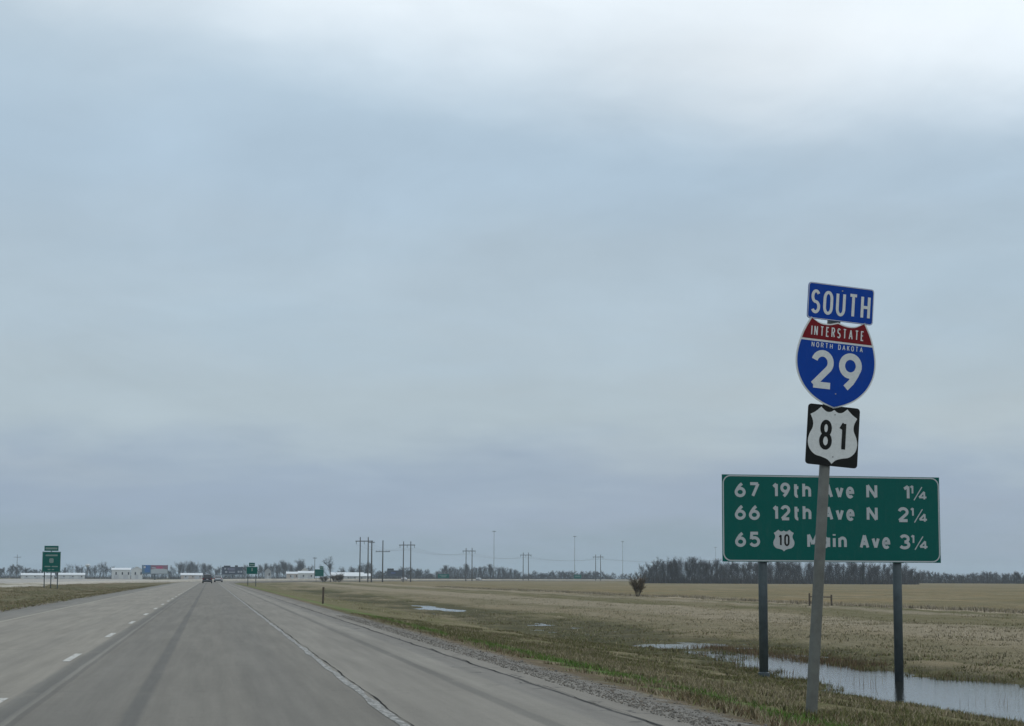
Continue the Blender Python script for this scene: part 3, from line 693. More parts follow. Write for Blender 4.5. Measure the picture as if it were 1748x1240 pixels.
def make_car(name, label, paint, suv=False, cat='car'):
    root = empty(name); tag(root, label, cat, None); mb, rear, h = car_body(suv); mb.build('body', paint, root)
    # rear glass, slightly proud of the hatch; side glass
    def quad(nm, vs, mt): return MB().add(vs, [(0, 1, 2, 3)]).build(nm, mt, root)
    y0, y1, z0, z1 = rear-.012, rear+.21, 1.03, h-.12
    quad('rear_window', [(-.74, y0+.02, z0), (.74, y0+.02, z0), (.64, y1, z1), (-.64, y1, z1)], M['glass'])
    quad('windscreen', [(.76, .93, 1.0), (-.76, .93, 1.0), (-.64, .17, h-.06), (.64, .17, h-.06)], M['glass'])
    for s in (-1, 1):
        quad('side_window', [(s*.842, rear+.3, 1.02), (s*.842, .6, 1.02), (s*.70, .1, h-.1), (s*.72, rear+.5, h-.1)], M['glass'])
        MB().box(s*.80-.11, s*.80+.11, -2.27, -2.12, .72, .92, .02).build('tail_light', M['tail'], root)
        for yy in (-1.4, 1.35):
            w = MB().tube([(s*.70, yy, .33), (s*.93, yy, .33)], .33, 18).build('wheel', M['rubber'], root)
            MB().tube([(s*.90, yy, .33), (s*.94, yy, .33)], .2, 14).build('rim', M['chrome'], w)
    MB().box(-.84, .84, -2.34, -2.2, .36, .58, .03).build('bumper', M['roof_dark'], root)
    MB().box(-.16, .16, -2.285, -2.25, .66, .80).build('number_plate', M['plate'], root)
    return root
def paint(name, c): return mat(name, c, .3, .1, .5, 0.02)
def put_car(o, s, d, back=False):
    x, y = path(s, d); a = float(np.clip((s-S0)/RAD, 0, TURN)); o.location = (float(x), float(y), .004); o.rotation_euler = (0, 0, -a + (math.pi if back else 0))
put_car(make_car('car', 'dark sport utility car driving ahead in the lane, seen from behind', paint('paint_maroon_black', (.022, .014, .018)), True), 362, -.45)
put_car(make_car('car', 'silver car further ahead of the dark car on the highway', paint('paint_silver', (.45, .46, .47))), 438, .1)
put_car(make_car('car', 'white car on the far bend below the dark blank billboard', paint('paint_white', (.75, .76, .77))), 838, -2.2)
put_car(make_car('car', 'pale car on the far bend beside the low wide green sign', paint('paint_pale', (.62, .64, .64))), 955, -1.8)
put_car(make_car('car', 'bright red car on the far bend before the tree grove', paint('paint_red', (.72, .07, .04)), True), 1225, -.2)
put_car(make_car('car', 'faded pink-red car following on the far bend near a pole structure', paint('paint_faded', (.55, .22, .18))), 1196, -.2)

# ------------------------------------------------------------------ poles, masts, wires
def h_frame(px, dist, label):
    x, y = dp(px, dist); g = gz(x, y); hp = 15.6
    root = empty('transmission_pole_structure', (x, y, g), (0, 0, R(-28))); tag(root, label, 'power pole', 'H-frame transmission poles across the field')
    for s in (-1, 1):
        p = MB().tube([(s*1.55, 0, -.5), (s*1.5, 0, hp)], [.24, .16], 10).build('pole', M['pole'], root)
    MB().box(-3.3, 3.3, -.12, .12, hp-1.55, hp-1.25).build('crossarm', M['pole'], root)
    for s in (-3.0, 0, 3.0): MB().tube([(s, 0, hp-1.56), (s, 0, hp-2.5)], [.10, .07], 8).build('insulator', M['slate'], root)
    return root
hf = [(621, 655, 'H-frame power pole pair standing closest to the bare roadside tree'), (694.5, 728, 'H-frame power pole pair standing in front of the dark blank billboard'),
      (800.5, 893, 'H-frame power pole pair past the low wide green sign'), (897.5, 1040, 'H-frame power pole pair between the two tallest light masts'), (1021, 1120, 'H-frame power pole pair before the tree grove, last of the line')]
HF = [h_frame(*a) for a in hf]
def utility_pole(px, dist, h, label, arm=2.4, arm_z=.9, r=.17):
    x, y = dp(px, dist); root = empty('utility_pole', (x, y, gz(x, y)), (0, 0, R(-12))); tag(root, label, 'power pole')
    MB().tube([(0, 0, -.5), (0, 0, h)], [r*1.25, r*.8], 10).build('pole', M['pole'], root)
    MB().box(-arm, arm, -.09, .09, h-arm_z-.22, h-arm_z).build('crossarm', M['pole'], root)
    for s in (-.9, -.5, .5, .9): MB().tube([(s*arm, 0, h-arm_z), (s*arm, 0, h-arm_z+.35)], .06, 6).build('insulator', M['slate'], root)
    return root
utility_pole(634, 665, 14.6, 'single wooden power pole close beside the first H-frame pair', 1.0, .6, .24)
utility_pole(653, 690, 15.2, 'single wooden power pole with low wide crossarm between H-frame pairs', 2.6, 4.0, .22)
utility_pole(537, 1010, 12.6, 'thin wooden power pole rising behind the green exit sign by the white sheds', 1.1, .5)
utility_pole(28.5, 1210, 15.5, 'lone wooden power pole above the trees beyond the opposite carriageway', 2.4, 1.6)
def wire(name, pts, sag, label):
    out = []
    for a, b in zip(pts[:-1], pts[1:]):
        a = Vector(a); b = Vector(b)
        for k in range(9):
            u = k/9; p = a.lerp(b, u); p.z -= sag*4*u*(1-u); out.append(p)
    out.append(Vector(pts[-1])); o = MB().tube(out, .018, 4).build(name, M['wire']); tag(o, label, 'wire', 'power line conductors')
bpy.context.view_layer.update()
x_, y_ = dp(1330, 1500); tail_pt = Vector((x_, y_, 12.4))
for s in (-3.0, 0, 3.0):
    wire('power_line_wire', [h.matrix_world @ Vector((s, 0, 13.1)) for h in HF] + [tail_pt + Vector((s, 0, 0))], 1.6, 'thin dark power line wire strung along the H-frame poles')
def light_mast(px, dist, h, label):
    x, y = dp(px, dist); root = empty('high_mast_light', (x, y, gz(x, y))); tag(root, label, 'light mast')
    MB().tube([(0, 0, -.5), (0, 0, h)], [.26, .13], 12).build('mast', M['steel'], root)
    MB().tube([(0, 0, h-.2), (0, 0, h+.1)], [.9, .9], 12).build('lamp_ring', M['steel'], root)
    for k in range(6):
        a = k*math.pi/3; MB().tube([(1.15*math.cos(a), 1.15*math.sin(a), h-.35), (1.15*math.cos(a), 1.15*math.sin(a), h+.02)], [.34, .22], 8).build('lamp', M['slate'], root)
light_mast(843, 1420, 37, 'tallest thin pale light mast above the far trees')
light_mast(981, 1560, 36.5, 'thin pale light mast behind the low green sign on the bend')
light_mast(1063, 1750, 36, 'thin pale light mast above the lone shrub, next to the grove')
light_mast(1222, 2050, 36, 'faint far light mast close to the big green sign edge')
def water_tower():
    x, y = dp(149, 1900); root = empty('water_tower', (x, y, gz(x, y))); tag(root, 'small white bulb-topped water tower over the far trees', 'water tower')
    pts = []; rad = []
    for k in range(11): a = -math.pi/2 + math.pi*k/10; pts.append((0, 0, 12.6 + 1.5*math.sin(a))); rad.append(max(2.5*math.cos(a), .05))
    MB().tube(pts, rad, 18).build('tank', M['shed_white'], root, True)
    MB().tube([(0, 0, -.5), (0, 0, 2), (0, 0, 9.5), (0, 0, 11.4)], [1.4, .8, .7, 1.3], 14).build('pedestal', M['shed_grey'], root, True)
water_tower()

# ------------------------------------------------------------------ far buildings
def shed(px0, px1, py_top, dist, label, depth=12, wall='shed_white', roof='roof_white', pitch=.25, doors=2, windows=4, gable_front=False, name='shed'):
    pc = (px0+px1)/2; x, y = dp(pc, dist); g = gz(x, y); pm = dist/F*math.cos(PITCH); w = (px1-px0)*pm; h = zp(py_top, pc, dist)-g
    root = empty(name, (x, y, g), (0, 0, -math.atan2(x, y))); tag(root, label, 'building')
    rise = min(h*.45, (w if gable_front else depth)/2*pitch); e = h-rise
    MB().box(-w/2, w/2, -depth/2, depth/2, -.4, e).build('wall', M[wall], root)
    o = .35
    if gable_front:
        MB().slab([(-w/2, e+.003), (w/2, e+.003), (0, h)], -depth/2, depth/2).build('gable', M[wall], root)
        MB().slab([(-w/2-o, e-o*pitch), (0, h+.02), (w/2+o, e-o*pitch), (w/2+o, e-o*pitch+.22), (0, h+.24), (-w/2-o, e-o*pitch+.22)], -depth/2-o, depth/2+o).build('roof', M[roof], root)
    else:
        mb = MB(); ys = [(-depth/2-o, e-o*pitch), (0, h), (depth/2+o, e-o*pitch)]
        for zz in (0.01, .24): mb.v += [(sx*(w/2+o), yy, z+zz) for sx in (-1, 1) for yy, z in ys]
        mb.f += [(0, 3, 4, 1), (1, 4, 5, 2), (6, 7, 10, 9), (7, 8, 11, 10), (0, 6, 9, 3), (2, 5, 11, 8), (0, 1, 7, 6), (1, 2, 8, 7), (3, 9, 10, 4), (4, 10, 11, 5)]
        mb.build('roof', M[roof], root)
        mb = MB(); mb.slab([(-depth/2, e+.003), (depth/2, e+.003), (0, h)], -w/2, -w/2+.1)
        for sx in (-1, 1):
            MB().add([(sx*w/2, -depth/2, e), (sx*w/2, depth/2, e), (sx*w/2, 0, h)], [(0, 1, 2)]).build('gable', M[wall], root)
    yf = -depth/2-.03
    for k in range(doors):
        c = -w/2 + w*(k+.5)/max(doors, 1); dw = min(1.6, w*.14); MB().box(c-dw, c+dw, yf, yf+.02, -.2, min(e*.8, 3.2)).build('door', M['shed_door'], root)
    for k in range(windows):
        c = -w/2 + w*(k+.5)/windows + .9; c = min(c, w/2-.8)
        fr = MB().box(c-.55, c+.55, yf-.03, yf-.005, e*.45, e*.78).build('window', M['shed_white'], root)
        MB().box(c-.45, c+.45, yf-.045, yf-.032, e*.45+.1, e*.78-.1).build('pane', M['glass'], fr)
    return root
shed(37, 92, 979.2, 1290, 'long low white shed beyond the opposite carriageway, left of the median sign posts', 10, doors=3, windows=4)
shed(100, 144, 978.8, 1300, 'long low white shed beyond the opposite carriageway under the water tower', 10, doors=3, windows=3)
shed(191, 222, 970.2, 1330, 'tall white flat-sided hall among bare trees', 16, pitch=.16, doors=2, windows=3)
shed(224, 243, 968, 1300, 'white gabled hall right beside the billboard with red lettering', 14, pitch=.5, gable_front=True, doors=1, windows=2)
shed(309, 345, 979.2, 1340, 'low white shed between the two lettered billboards', 10, wall='shed_tan', doors=2, windows=3)
shed(452, 462.5, 970, 1300, 'grey gabled house behind the small green tabbed sign', 10, 'shed_grey', 'roof_dark', .9, 1, 1, True, 'house')
shed(489, 509, 976.8, 1320, 'pinkish low shed in front of the bare trees', 10, 'shed_tan', 'roof_white', doors=1, windows=2)
shed(509, 536, 975.6, 1300, 'bright white shed beside the thin wooden power pole', 11, doors=2, windows=2)
shed(514, 526, 970, 1420, 'white gabled barn rising behind the bright white shed', 10, pitch=.6, gable_front=True, doors=1, windows=1)
shed(564, 620, 978.0, 1130, 'long grey building with a white roof behind the first power poles', 14, 'shed_grey', 'roof_white', .30, 3, 5)
shed(620, 633, 980.0, 1110, 'small grey annex at the end of the long white-roofed building', 9, 'shed_grey', 'roof_white', .30, 1, 1)

# ------------------------------------------------------------------ bare trees
def tree_meshes(seed, h, spread, n_limb, dens, tw=.03, base_z=.22, shrubby=False):
    rnd = random.Random(seed); wood = MB(); tv = []; 
    def twig(p, d, l, w):
        u = d.cross(Vector((rnd.uniform(-1, 1), rnd.uniform(-1, 1), rnd.uniform(-1, 1))))
        if u.length < 1e-3: return
        u = u.normalized()*w/2; q = p + d*l; tv.extend([tuple(p-u), tuple(p+u), tuple(q)])
    def rdir(d, a):
        v = Vector((rnd.gauss(0, 1), rnd.gauss(0, 1), rnd.gauss(0, 1))); v -= v.dot(d)*d; v.normalize()
        return (d*math.cos(a) + v*math.sin(a)).normalized()
    def limb(p, d, l, r, lev):
        pts = [p]; q = p; dd = d; seg = 4 if lev < 2 else 3
        for k in range(seg):
            dd = (dd + Vector((rnd.gauss(0, .10), rnd.gauss(0, .10), .10 if lev else .02))).normalized(); q = q + dd*(l/seg); pts.append(q)
        rad = [r*(1-.62*k/seg) for k in range(seg+1)]; wood.tube(pts, rad, 6 if lev == 0 else 4, False)
        if lev >= 2:
            for k in range(dens):
                i = rnd.randrange(seg); f = rnd.random(); b = pts[i].lerp(pts[i+1], f); t = rdir(dd, rnd.uniform(.3, 1.2)); t.z += .15; t.normalize()
                L = l*rnd.uniform(.35, .75); twig(b, t, L, tw*rnd.uniform(.6, 1.3))
                for _ in range(2):
                    c = b + t*L*rnd.uniform(.2, .8); t2 = rdir(t, rnd.uniform(.3, .9)); twig(c, t2, L*rnd.uniform(.35, .7), tw*.7)
            return
        n = n_limb if lev == 0 else 6
        for k in range(n):
            f = (base_z + (1-base_z)*((k+.6)/n)**.85) if lev == 0 else .25 + .75*(k+.5)/n
            i = min(int(f*seg), seg-1); b = pts[i].lerp(pts[i+1], f*seg-i)
            a = rnd.uniform(.45, .95)*spread if lev == 0 else rnd.uniform(.35, .85)
            limb(b, rdir(dd, a), l*(rnd.uniform(.42, .62)*(1.25-.6*f) if lev == 0 else rnd.uniform(.4, .6)), max(r*(1-.6*f)*.55, .02), lev+1)
    if shrubby:
        for k in range(11):
            a = k*2.4; limb(Vector((.15*math.cos(a), .15*math.sin(a), -.1)), Vector((math.cos(a)*.45*spread, math.sin(a)*.45*spread, 1)).normalized(), h*rnd.uniform(.6, .85), .035, 1)
    else: limb(Vector((0, 0, -.3)), Vector((rnd.gauss(0, .03), rnd.gauss(0, .03), 1)).normalized(), h*.86, h*.019, 0)
    me_w = wood.mesh('trunk'); me_w.materials.append(M['bark'])
    me_t = bpy.data.meshes.new('crown'); me_t.from_pydata(tv, [], [(i, i+1, i+2) for i in range(0, len(tv), 3)]); me_t.materials.append(M['twig'])
    return me_w, me_t
PROTO = [tree_meshes(s, 10, sp, nl, dn, .06, .10) for s, sp, nl, dn in ((1, .85, 15, 9), (2, 1.0, 15, 9), (3, .7, 15, 10), (4, 1.1, 14, 9), (5, .9, 16, 8), (6, .6, 15, 9))]
ROUND = [tree_meshes(s, 7, 1.35, 12, 13, .075, .06) for s in (21, 22, 23)]
def add_tree(x, y, h, label, group, protos=PROTO, name='bare_tree', href=10.0, wide=1.0, twig_mat=None):
    k = random.randrange(len(protos)); me_w, me_t = protos[k]; s = h/href
    root = empty(name, (x, y, gz(x, y)), (0, 0, random.uniform(0, 6.28))); root.scale = (s*wide, s*wide, s); tag(root, label, 'tree', group)
    link('trunk', me_w, None, root); link('crown', me_t, None, root)
    return root
def tree_row(px0, px1, dist, spread, n, hfun, label, group, protos=PROTO, href=10.0, wide=1.0):
    for k in range(n):
        px = px0 + (px1-px0)*(k+random.uniform(.1, .9))/n; dd = dist + random.uniform(-spread, spread); x, y = dp(px, dd)
        g = gz(x, y); h = (zp(hfun(px), px, dd)-g)*random.uniform(.76, 1.06); add_tree(x, y, max(h, 2.5), label, group, protos, 'bare_tree', href, wide)
def env(*pts): 
    xs, ys = zip(*pts); return lambda px: float(np.interp(px, xs, ys))
G1 = 'trees of the dark grove across the field'
tree_row(1098, 1570, 800, 25, 95, env((1095, 970), (1110, 963), (1140, 958), (1175, 955), (1230, 960), (1300, 961), (1480, 963), (1545, 968), (1570, 976)),
         'bare dark tree in the dense grove across the hay field', G1)
tree_row(1565, 1900, 1080, 30, 52, env((1560, 974), (1600, 979), (1650, 980), (1690, 977), (1748, 978), (1900, 977)), 'low bushy bare tree in the hedge line past the grove', 'hedge trees past the grove', ROUND, 7.0)
tree_row(742, 895, 1400, 40, 34, env((742, 976), (755, 968), (800, 967), (850, 966), (880, 973), (895, 981)), 'bare tree in the belt behind the far bend, under the tallest mast', 'tree belt behind the far bend')
tree_row(905, 1040, 1480, 40, 24, env((905, 978), (960, 975), (990, 977), (1020, 974), (1040, 983)), 'rounded low tree beyond the bend before the grove', 'low trees before the grove', ROUND, 7.0, 1.2)
tree_row(1045, 1100, 1700, 50, 7, env((1045, 980), (1100, 978)), 'faint low tree behind the lone shrub', 'faint trees behind the shrub', ROUND, 7.0)
tree_row(637, 740, 1420, 40, 20, env((637, 978), (660, 976), (690, 971), (715, 971), (730, 976), (740, 980)), 'rounded bare tree behind the dark blank billboard', 'trees behind the dark billboard', ROUND, 7.0, 1.1)
tree_row(575, 640, 1350, 40, 13, env((575, 976), (600, 968), (620, 964), (634, 966), (642, 976)), 'bare tree behind the long white-roofed building', 'trees behind the white-roofed building')
tree_row(440, 532, 1430, 50, 20, env((440, 966), (470, 966), (485, 962), (520, 960), (532, 968)), 'bare tree behind the white sheds and grey house', 'trees behind the white sheds')
tree_row(290, 425, 1430, 50, 26, env((290, 974), (305, 962), (330, 961), (350, 963), (375, 970), (400, 974), (425, 966)), 'bare tree beyond the end of the straight road, between the billboards', 'trees between the billboards')
tree_row(105, 292, 1450, 50, 30, env((105, 972), (125, 964), (150, 970), (170, 962), (182, 964), (195, 972), (240, 972), (292, 972)), 'bare tree among the white halls beyond the opposite carriageway', 'trees among the white halls')
tree_row(-90, 108, 1450, 50, 26, env((-90, 972), (0, 972), (20, 966), (40, 966), (60, 972), (108, 974)), 'low bare tree at the far side left of the median sign', 'low trees past the median sign', ROUND, 7.0, 1.1)
# dense undergrowth that reads as one dark mass at the foot of the trees
def undergrowth(rows, name):
    V = []; 
    for px0, px1, dist, spread, n, h0 in rows:
        px = RNG.uniform(px0, px1, n); dd = dist + RNG.uniform(-spread, spread, n)
        k = np.array([dp(a, b) for a, b in zip(px, dd)]); z = ground_z(k[:, 0], k[:, 1]); h = h0*RNG.uniform(.4, 1.15, n); w = RNG.uniform(.05, .13, n)*dist/1000
        a = RNG.uniform(0, 3.14, n); lx, ly = RNG.normal(0, .3, n)*h, RNG.normal(0, .3, n)*h
        V.append(np.stack([np.stack([k[:, 0]-np.cos(a)*w, k[:, 1]-np.sin(a)*w, z-.1], -1), np.stack([k[:, 0]+np.cos(a)*w, k[:, 1]+np.sin(a)*w, z-.1], -1), np.stack([k[:, 0]+lx, k[:, 1]+ly, z+h], -1)], 1).reshape(-1, 3))
    V = np.concatenate(V); o = np_mesh(name, V, np.arange(len(V)).reshape(-1, 3), 3, M['twig']); o['kind'] = 'stuff'
    tag(o, 'dark tangled undergrowth along the foot of the far trees', 'undergrowth')
undergrowth([(1096, 1568, 800, 30, 9000, 6.0), (1562, 1900, 1080, 34, 5000, 5.6), (742, 906, 1400, 45, 2700, 6.0), (900, 1045, 1480, 45, 2200, 5.2), (637, 742, 1420, 45, 1800, 5.2),
             (575, 640, 1350, 45, 500, 4), (430, 532, 1430, 55, 900, 4.6), (290, 430, 1430, 55, 1400, 4.8), (-90, 292, 1450, 55, 2800, 4.4), (1040, 1100, 1700, 50, 400, 4)], 'undergrowth')
# single plants
NEAR = [tree_meshes(31, 8, .8, 12, 7, .05)]
x, y = dp(564, 640); t_ = add_tree(x, y, 7.2, 'bare upright tree beside the green exit sign', None, NEAR, 'bare_tree', 8.0)
SH = [tree_meshes(41, 2.5, 1.0, 0, 19, .034, .1, True), tree_meshes(42, 2.5, 1.5, 0, 14, .032, .1, True)]
for a in SH:
    a[1].materials.clear(); a[1].materials.append(M['shrub'])
def add_shrub(px, dist, h, label, k=0, wide=1.0, group=None):
    x, y = dp(px, dist); root = empty('shrub', (x, y, gz(x, y)), (0, 0, px)); s = h/2.4; root.scale = (s*wide, s*wide, s); tag(root, label, 'shrub', group)
    link('stems', SH[k][0], None, root); link('twigs', SH[k][1], None, root)
add_shrub(1089, 205, 2.0, 'lone brown twiggy shrub on the dry grass strip before the grove', 0, .82)
add_shrub(553, 632, 2.3, 'low twiggy shrub in the thicket below the bare upright tree', 1, 1.5, 'shrubs below the roadside tree')
add_shrub(572, 650, 2.8, 'low twiggy shrub in the thicket below the bare upright tree', 1, 1.2, 'shrubs below the roadside tree')
add_shrub(579, 640, 2.4, 'low twiggy shrub in the thicket below the bare upright tree', 0, 1.4, 'shrubs below the roadside tree')
def evergreen(px, dist, h, w, label):
    x, y = dp(px, dist); root = empty('evergreen_tree', (x, y, gz(x, y))); tag(root, label, 'tree'); rnd = random.Random(int(px)); vs = []
    for k in range(1500):
        z = h*(.04 + .96*rnd.random()); r = w/2*(1-z/h)**.6*math.sqrt(rnd.random())*(1.0 if z > h*.1 else .6); a = rnd.uniform(0, 6.28); p = Vector((r*math.cos(a), r*math.sin(a), z))
        d = Vector((math.cos(a), math.sin(a), rnd.uniform(-.3, .5))).normalized()*rnd.uniform(.2, .5); u = Vector((-math.sin(a), math.cos(a), rnd.uniform(-.4, .4)))*.09; vs += [tuple(p-u), tuple(p+u), tuple(p+d)]
    me = bpy.data.meshes.new('crown'); me.from_pydata(vs, [], [(i, i+1, i+2) for i in range(0, len(vs), 3)]); link('crown', me, M['evergreen'], root)
    MB().tube([(0, 0, -.3), (0, 0, h*.9)], [.2, .05], 8).build('trunk', M['bark'], root)
evergreen(1473, 745, 8.6, 1.7, 'narrow dark evergreen standing before the grove under the wide green sign')

# ------------------------------------------------------------------ small roadside things
def delineator():
    p = gp(551, 1030, -.16); p.z = gz(p.x, p.y); root = empty('marker_post', p, (R(2), R(1.5), 0)); tag(root, 'thin rusty marker post standing at the edge of the roadside grass', 'post')
    MB().box(-.055, .055, -.02, .02, -.3, .88, .006).build('stake', M['wood'], root); MB().box(-.06, .06, -.03, .03, .881, .90).build('cap', M['wood'], root)
delineator()
def brace():
    a = gp(1382, 1034, -.66); root = empty('fence_brace', (a.x, a.y, gz(a.x, a.y)), (0, 0, R(-6))); tag(root, 'weathered wooden fence brace of two posts and a rail in the dry grass', 'fence')
    for x, h in ((0, .95), (1.62, .85)): MB().tube([(x, 0, -.3), (x, 0, h)], [.075, .065], 8).build('post', M['wood'], root)
    MB().tube([(.05, 0, .70), (1.60, 0, .68)], .045, 8).build('rail', M['wood'], root)
brace()

# ------------------------------------------------------------------ grass, reeds, gravel
def blades(name, x, y, h, w, col, lean=.45, material='blade', label=None, cat=None):
    n = len(x); z = ground_z(x, y); a = RNG.uniform(0, 2*np.pi, n); b = RNG.uniform(0, 2*np.pi, n)
    l = h*lean*RNG.random(n); dx, dy = np.cos(a)*w/2, np.sin(a)*w/2
    v = np.stack([np.stack([x-dx, y-dy, z-.01], -1), np.stack([x+dx, y+dy, z-.01], -1), np.stack([x+np.cos(b)*l, y+np.sin(b)*l, z+h], -1)], 1).reshape(-1, 3)
    c = np.repeat(col, 3, axis=0)
    o = np_mesh(name, v, np.arange(3*n).reshape(-1, 3), 3, M[material], None, c); o['kind'] = 'stuff'; tag(o, label, cat); return o
def tint(n, cols, wts, jit=.18):
    k = RNG.choice(len(cols), n, p=np.array(wts)/sum(wts)); c = np.array(cols)[k]
    return np.clip(c*(1+RNG.normal(0, jit, (n, 1))), .005, .9)
OL, DG, TN, PL, BR, GR = (.150, .152, .050), (.100, .108, .036), (.27, .22, .125), (.38, .315, .21), (.17, .115, .065), (.11, .22, .035)
def clumpy(x, y, sc=.6, t=-.1): return (vnoise(x*sc+11, y*sc+5) + .5*vnoise(x*sc*3, y*sc*3+20)) > t
# near verge
n = 230000; x = RNG.uniform(4.9, 13.5, n); y = 13 + 57*RNG.random(n)**1.6; k = clumpy(x, y, 1.1, -.12) & (ground_z(x, y) > WATER-.03) & (x > 5.0 + .5*RNG.random(n)); x, y = x[k], y[k]; n = len(x)
wg = np.exp(-((x-5.95)/.45)**2)*(vnoise(x*.4+3, y*.25) > -.12)
c = tint(n, (OL, DG, TN, PL, BR), (4, 3, 3, 1.0, .8)); cg = tint(n, (GR, OL), (4, 1)); pick = RNG.random(n) < wg*.85; c[pick] = cg[pick]
tan = (vnoise(x*.55+8, y*.28+2)+.4*vnoise(x*1.7, y*1.1) > .06) & (RNG.random(n) < .75) & ~pick; c[tan] = tint(int(tan.sum()), (TN, PL, OL), (3, 2, 1))
edge = (x < 5.55) & (RNG.random(n) < .6); c[edge] = tint(int(edge.sum()), (BR, TN, PL), (3, 2, 1))
dk = np.clip((x-10)/3, 0, 1) > RNG.random(n)*1.3; c[dk] = tint(int(dk.sum()), (OL, DG, BR, TN), (4, 3, 1, 1))
blades('verge_grass', x, y, RNG.uniform(.025, .08, n)*(1+.4*edge), RNG.uniform(.008, .02, n), c, 1.3, label='short olive and dry grass on the slope beside the shoulder', cat='grass')
# far bank of the ditch and the mown strip
n = 120000; x = RNG.uniform(13.5, 34, n); y = 26 + 120*RNG.random(n)**1.7; zz = ground_z(x, y); k = (zz > WATER+.005) & clumpy(x, y, .7, -.12) & (RNG.random(n) < np.clip(1.5-y/90, 0, 1)); x, y = x[k], y[k]; n = len(x)
c = tint(n, ((.15, .14, .065), (.11, .105, .045), TN, PL), (3, 1.0, 3, 1.5)); pale = np.exp(-((x-28.5)/3)**2) > RNG.random(n); c[pale] = tint(int(pale.sum()), (TN, PL), (2, 2))
near = (x < 20) & (RNG.random(n) < .6); c[near] = tint(int(near.sum()), (OL, DG, BR), (4, 3, 1.5))
blades('field_grass', x, y, RNG.uniform(.03, .085, n), RNG.uniform(.015, .04, n), c, 1.6, label='mown olive and tan grass beyond the flooded ditch', cat='grass')
# tall dry grass along the fence line
n = 15000; y = 60 + 330*RNG.random(n)**1.3; x = 46.8 + RNG.normal(0, .75, n) + vnoise(y*.06, y*0)*1.2; k = vnoise(y*.11+7, x*.1) > -.25; x, y = x[k], y[k]; n = len(x)
blades('fence_line_grass', x, y, RNG.uniform(.10, .34, n), RNG.uniform(.04, .09, n), tint(n, (PL, (.42, .35, .26), TN), (3, 3, 1.5)), .9, 'hay', 'tall pale dry grass along the old fence line', 'grass')
# scattered tufts that break up the mown strips
n = 13000; cx = RNG.uniform(8, 46, 900); cy = 30 + 190*RNG.random(900)**1.3; i = RNG.integers(0, 900, n); x = cx[i] + RNG.normal(0, .28, n); y = cy[i] + RNG.normal(0, .45, n)
k = ground_z(x, y) > WATER+.01; x, y = x[k], y[k]; n = len(x)
blades('field_tufts', x, y, RNG.uniform(.04, .13, n), RNG.uniform(.02, .045, n), tint(n, (OL, TN, PL, BR), (2, 3, 2, 1)), .9, 'hay', 'scattered dry tufts standing above the mown roadside grass', 'grass')
# reddish reeds at the water's edge
n = 3000; y = RNG.uniform(47, 62, n); x = 17.1 - .04*(y-47) + RNG.normal(0, .40, n); k = ground_z(x, y) > WATER-.09; x, y = x[k], y[k]; n = len(x)
x2 = RNG.uniform(13.0, 17.2, 2600); y2 = RNG.uniform(40, 60, 2600); k = clumpy(x2, y2, 1.1, .20) & (ground_z(x2, y2) > WATER-.08); x = np.concatenate([x, x2[k]]); y = np.concatenate([y, y2[k]]); n = len(x)
blades('ditch_reeds', x, y, RNG.uniform(.06, .22, n), RNG.uniform(.010, .022, n), tint(n, ((.17, .11, .07), (.20, .13, .075), (.09, .075, .035), TN), (3, 2, 2, 1)), .5, 'hay', 'thin reddish-brown reeds along the edge of the ditch water', 'reeds')
n = 900; x = RNG.uniform(13, 18.5, n); y = RNG.uniform(26, 42, n); k = (ground_z(x, y) < WATER) & clumpy(x, y, .5, .22); x, y = x[k], y[k]; n = len(x)
blades('water_stems', x, y, RNG.uniform(.3, .5, n), RNG.uniform(.008, .014, n), tint(n, (BR, DG, TN), (2, 1, 1)), .4, 'hay', 'sparse dead stems poking through the ditch water', 'reeds')
n = 60000; x = RNG.uniform(12, 19, n); y = RNG.uniform(24, 60, n); zz = ground_z(x, y); k = (np.abs(zz-WATER-.005) < .035) & clumpy(x, y, 1.4, -.05); x, y = x[k], y[k]; n = len(x)
blades('shore_grass', x, y, RNG.uniform(.04, .15, n), RNG.uniform(.010, .022, n), tint(n, (OL, DG, BR, TN), (2, 3, 2, 1)), .9, 'blade', 'matted dark grass along the ragged rim of the ditch water', 'grass')
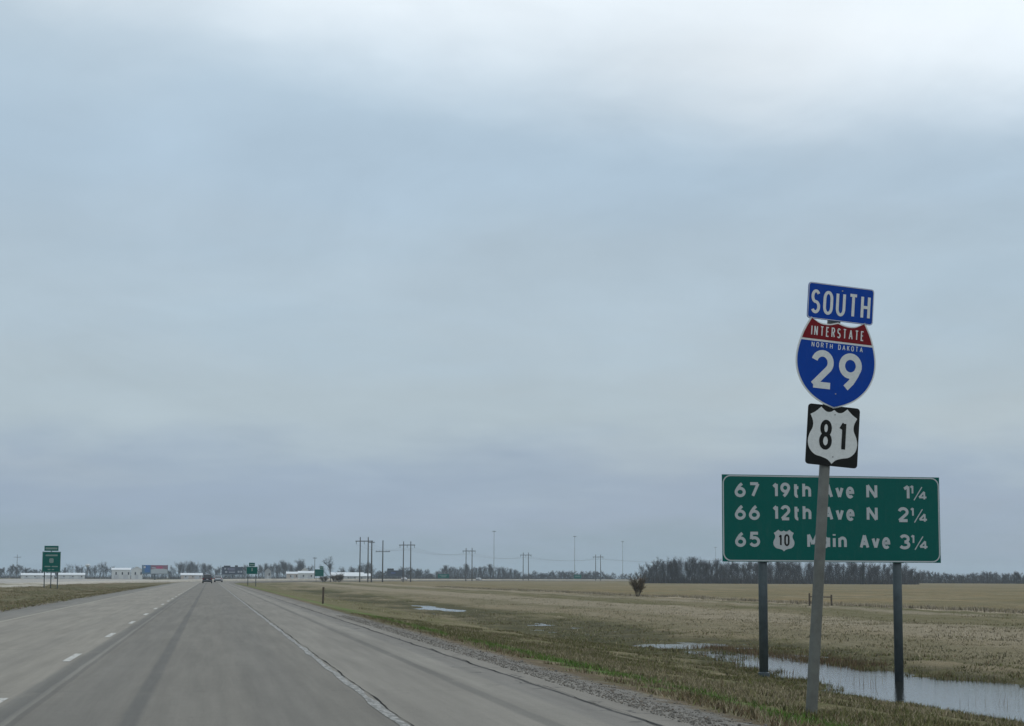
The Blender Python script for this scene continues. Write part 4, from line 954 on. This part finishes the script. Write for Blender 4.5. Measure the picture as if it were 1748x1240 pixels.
# median
n = 60000; x = RNG.uniform(-22, -7.3, n); y = 40 + 260*RNG.random(n)**1.4; k = clumpy(x, y*.6, .5, -.15); x, y = x[k], y[k]; n = len(x)
blades('median_grass', x, y, RNG.uniform(.04, .11, n), RNG.uniform(.02, .05, n), tint(n, (OL, TN, BR, PL), (3, 3, 1, 1.2)), 1.3, label='brown and olive grass in the highway median', cat='grass')
# gravel along the shoulder
def gravel(n):
    bm = bmesh.new(); bmesh.ops.create_icosphere(bm, subdivisions=1, radius=1); bv = np.array([v.co for v in bm.verts]); bf = np.array([[v.index for v in f.verts] for f in bm.faces]); bm.free()
    x = 4.1 + np.abs(RNG.normal(.22, .30, n)); y = 12 + 50*RNG.random(n)**1.7; k = x < 5.3; x, y = x[k], y[k]; n = len(x)
    z = np.where(x < 4.42, .001, ground_z(x, y)); s = RNG.uniform(.004, .011, n)*(1+(RNG.random(n) < .04)*1.2); sc = s[:, None]*RNG.uniform(.7, 1.4, (n, 3))*np.array([1, 1, .7])
    v = bv[None]*sc[:, None]*(1+RNG.uniform(-.2, .2, (n, 12, 1))); v += np.stack([x, y, z+s*.35], -1)[:, None]
    f = bf[None] + (np.arange(n)*12)[:, None, None]
    c = np.repeat(tint(n, ((.215, .20, .175), (.17, .155, .135), (.26, .24, .21), (.19, .16, .13)), (3, 3, 1, 1)), 12, axis=0)
    o = np_mesh('shoulder_gravel', v.reshape(-1, 3), f.reshape(-1, 3), 3, M['stone'], None, c); o['kind'] = 'stuff'; tag(o, 'loose grey gravel between the shoulder and the grass', 'gravel')
gravel(8000)

# ------------------------------------------------------------------ haze
def haze():
    m = bpy.data.materials.new('haze_air'); m.use_nodes = True; nt = m.node_tree; nt.nodes.clear()
    out = nt.nodes.new('ShaderNodeOutputMaterial'); v = nt.nodes.new('ShaderNodeVolumePrincipled')
    v.inputs['Color'].default_value = (.74, .87, .98, 1); v.inputs['Density'].default_value = HAZE; v.inputs['Anisotropy'].default_value = .2
    nt.links.new(v.outputs[0], out.inputs['Volume'])
    o = MB().box(-6000, 6000, -6000, 6000, -2.6, 46).build('haze', m); o['kind'] = 'stuff'; tag(o, 'thin pale blue haze over the far fields', 'haze')
HAZE = .00013
haze()
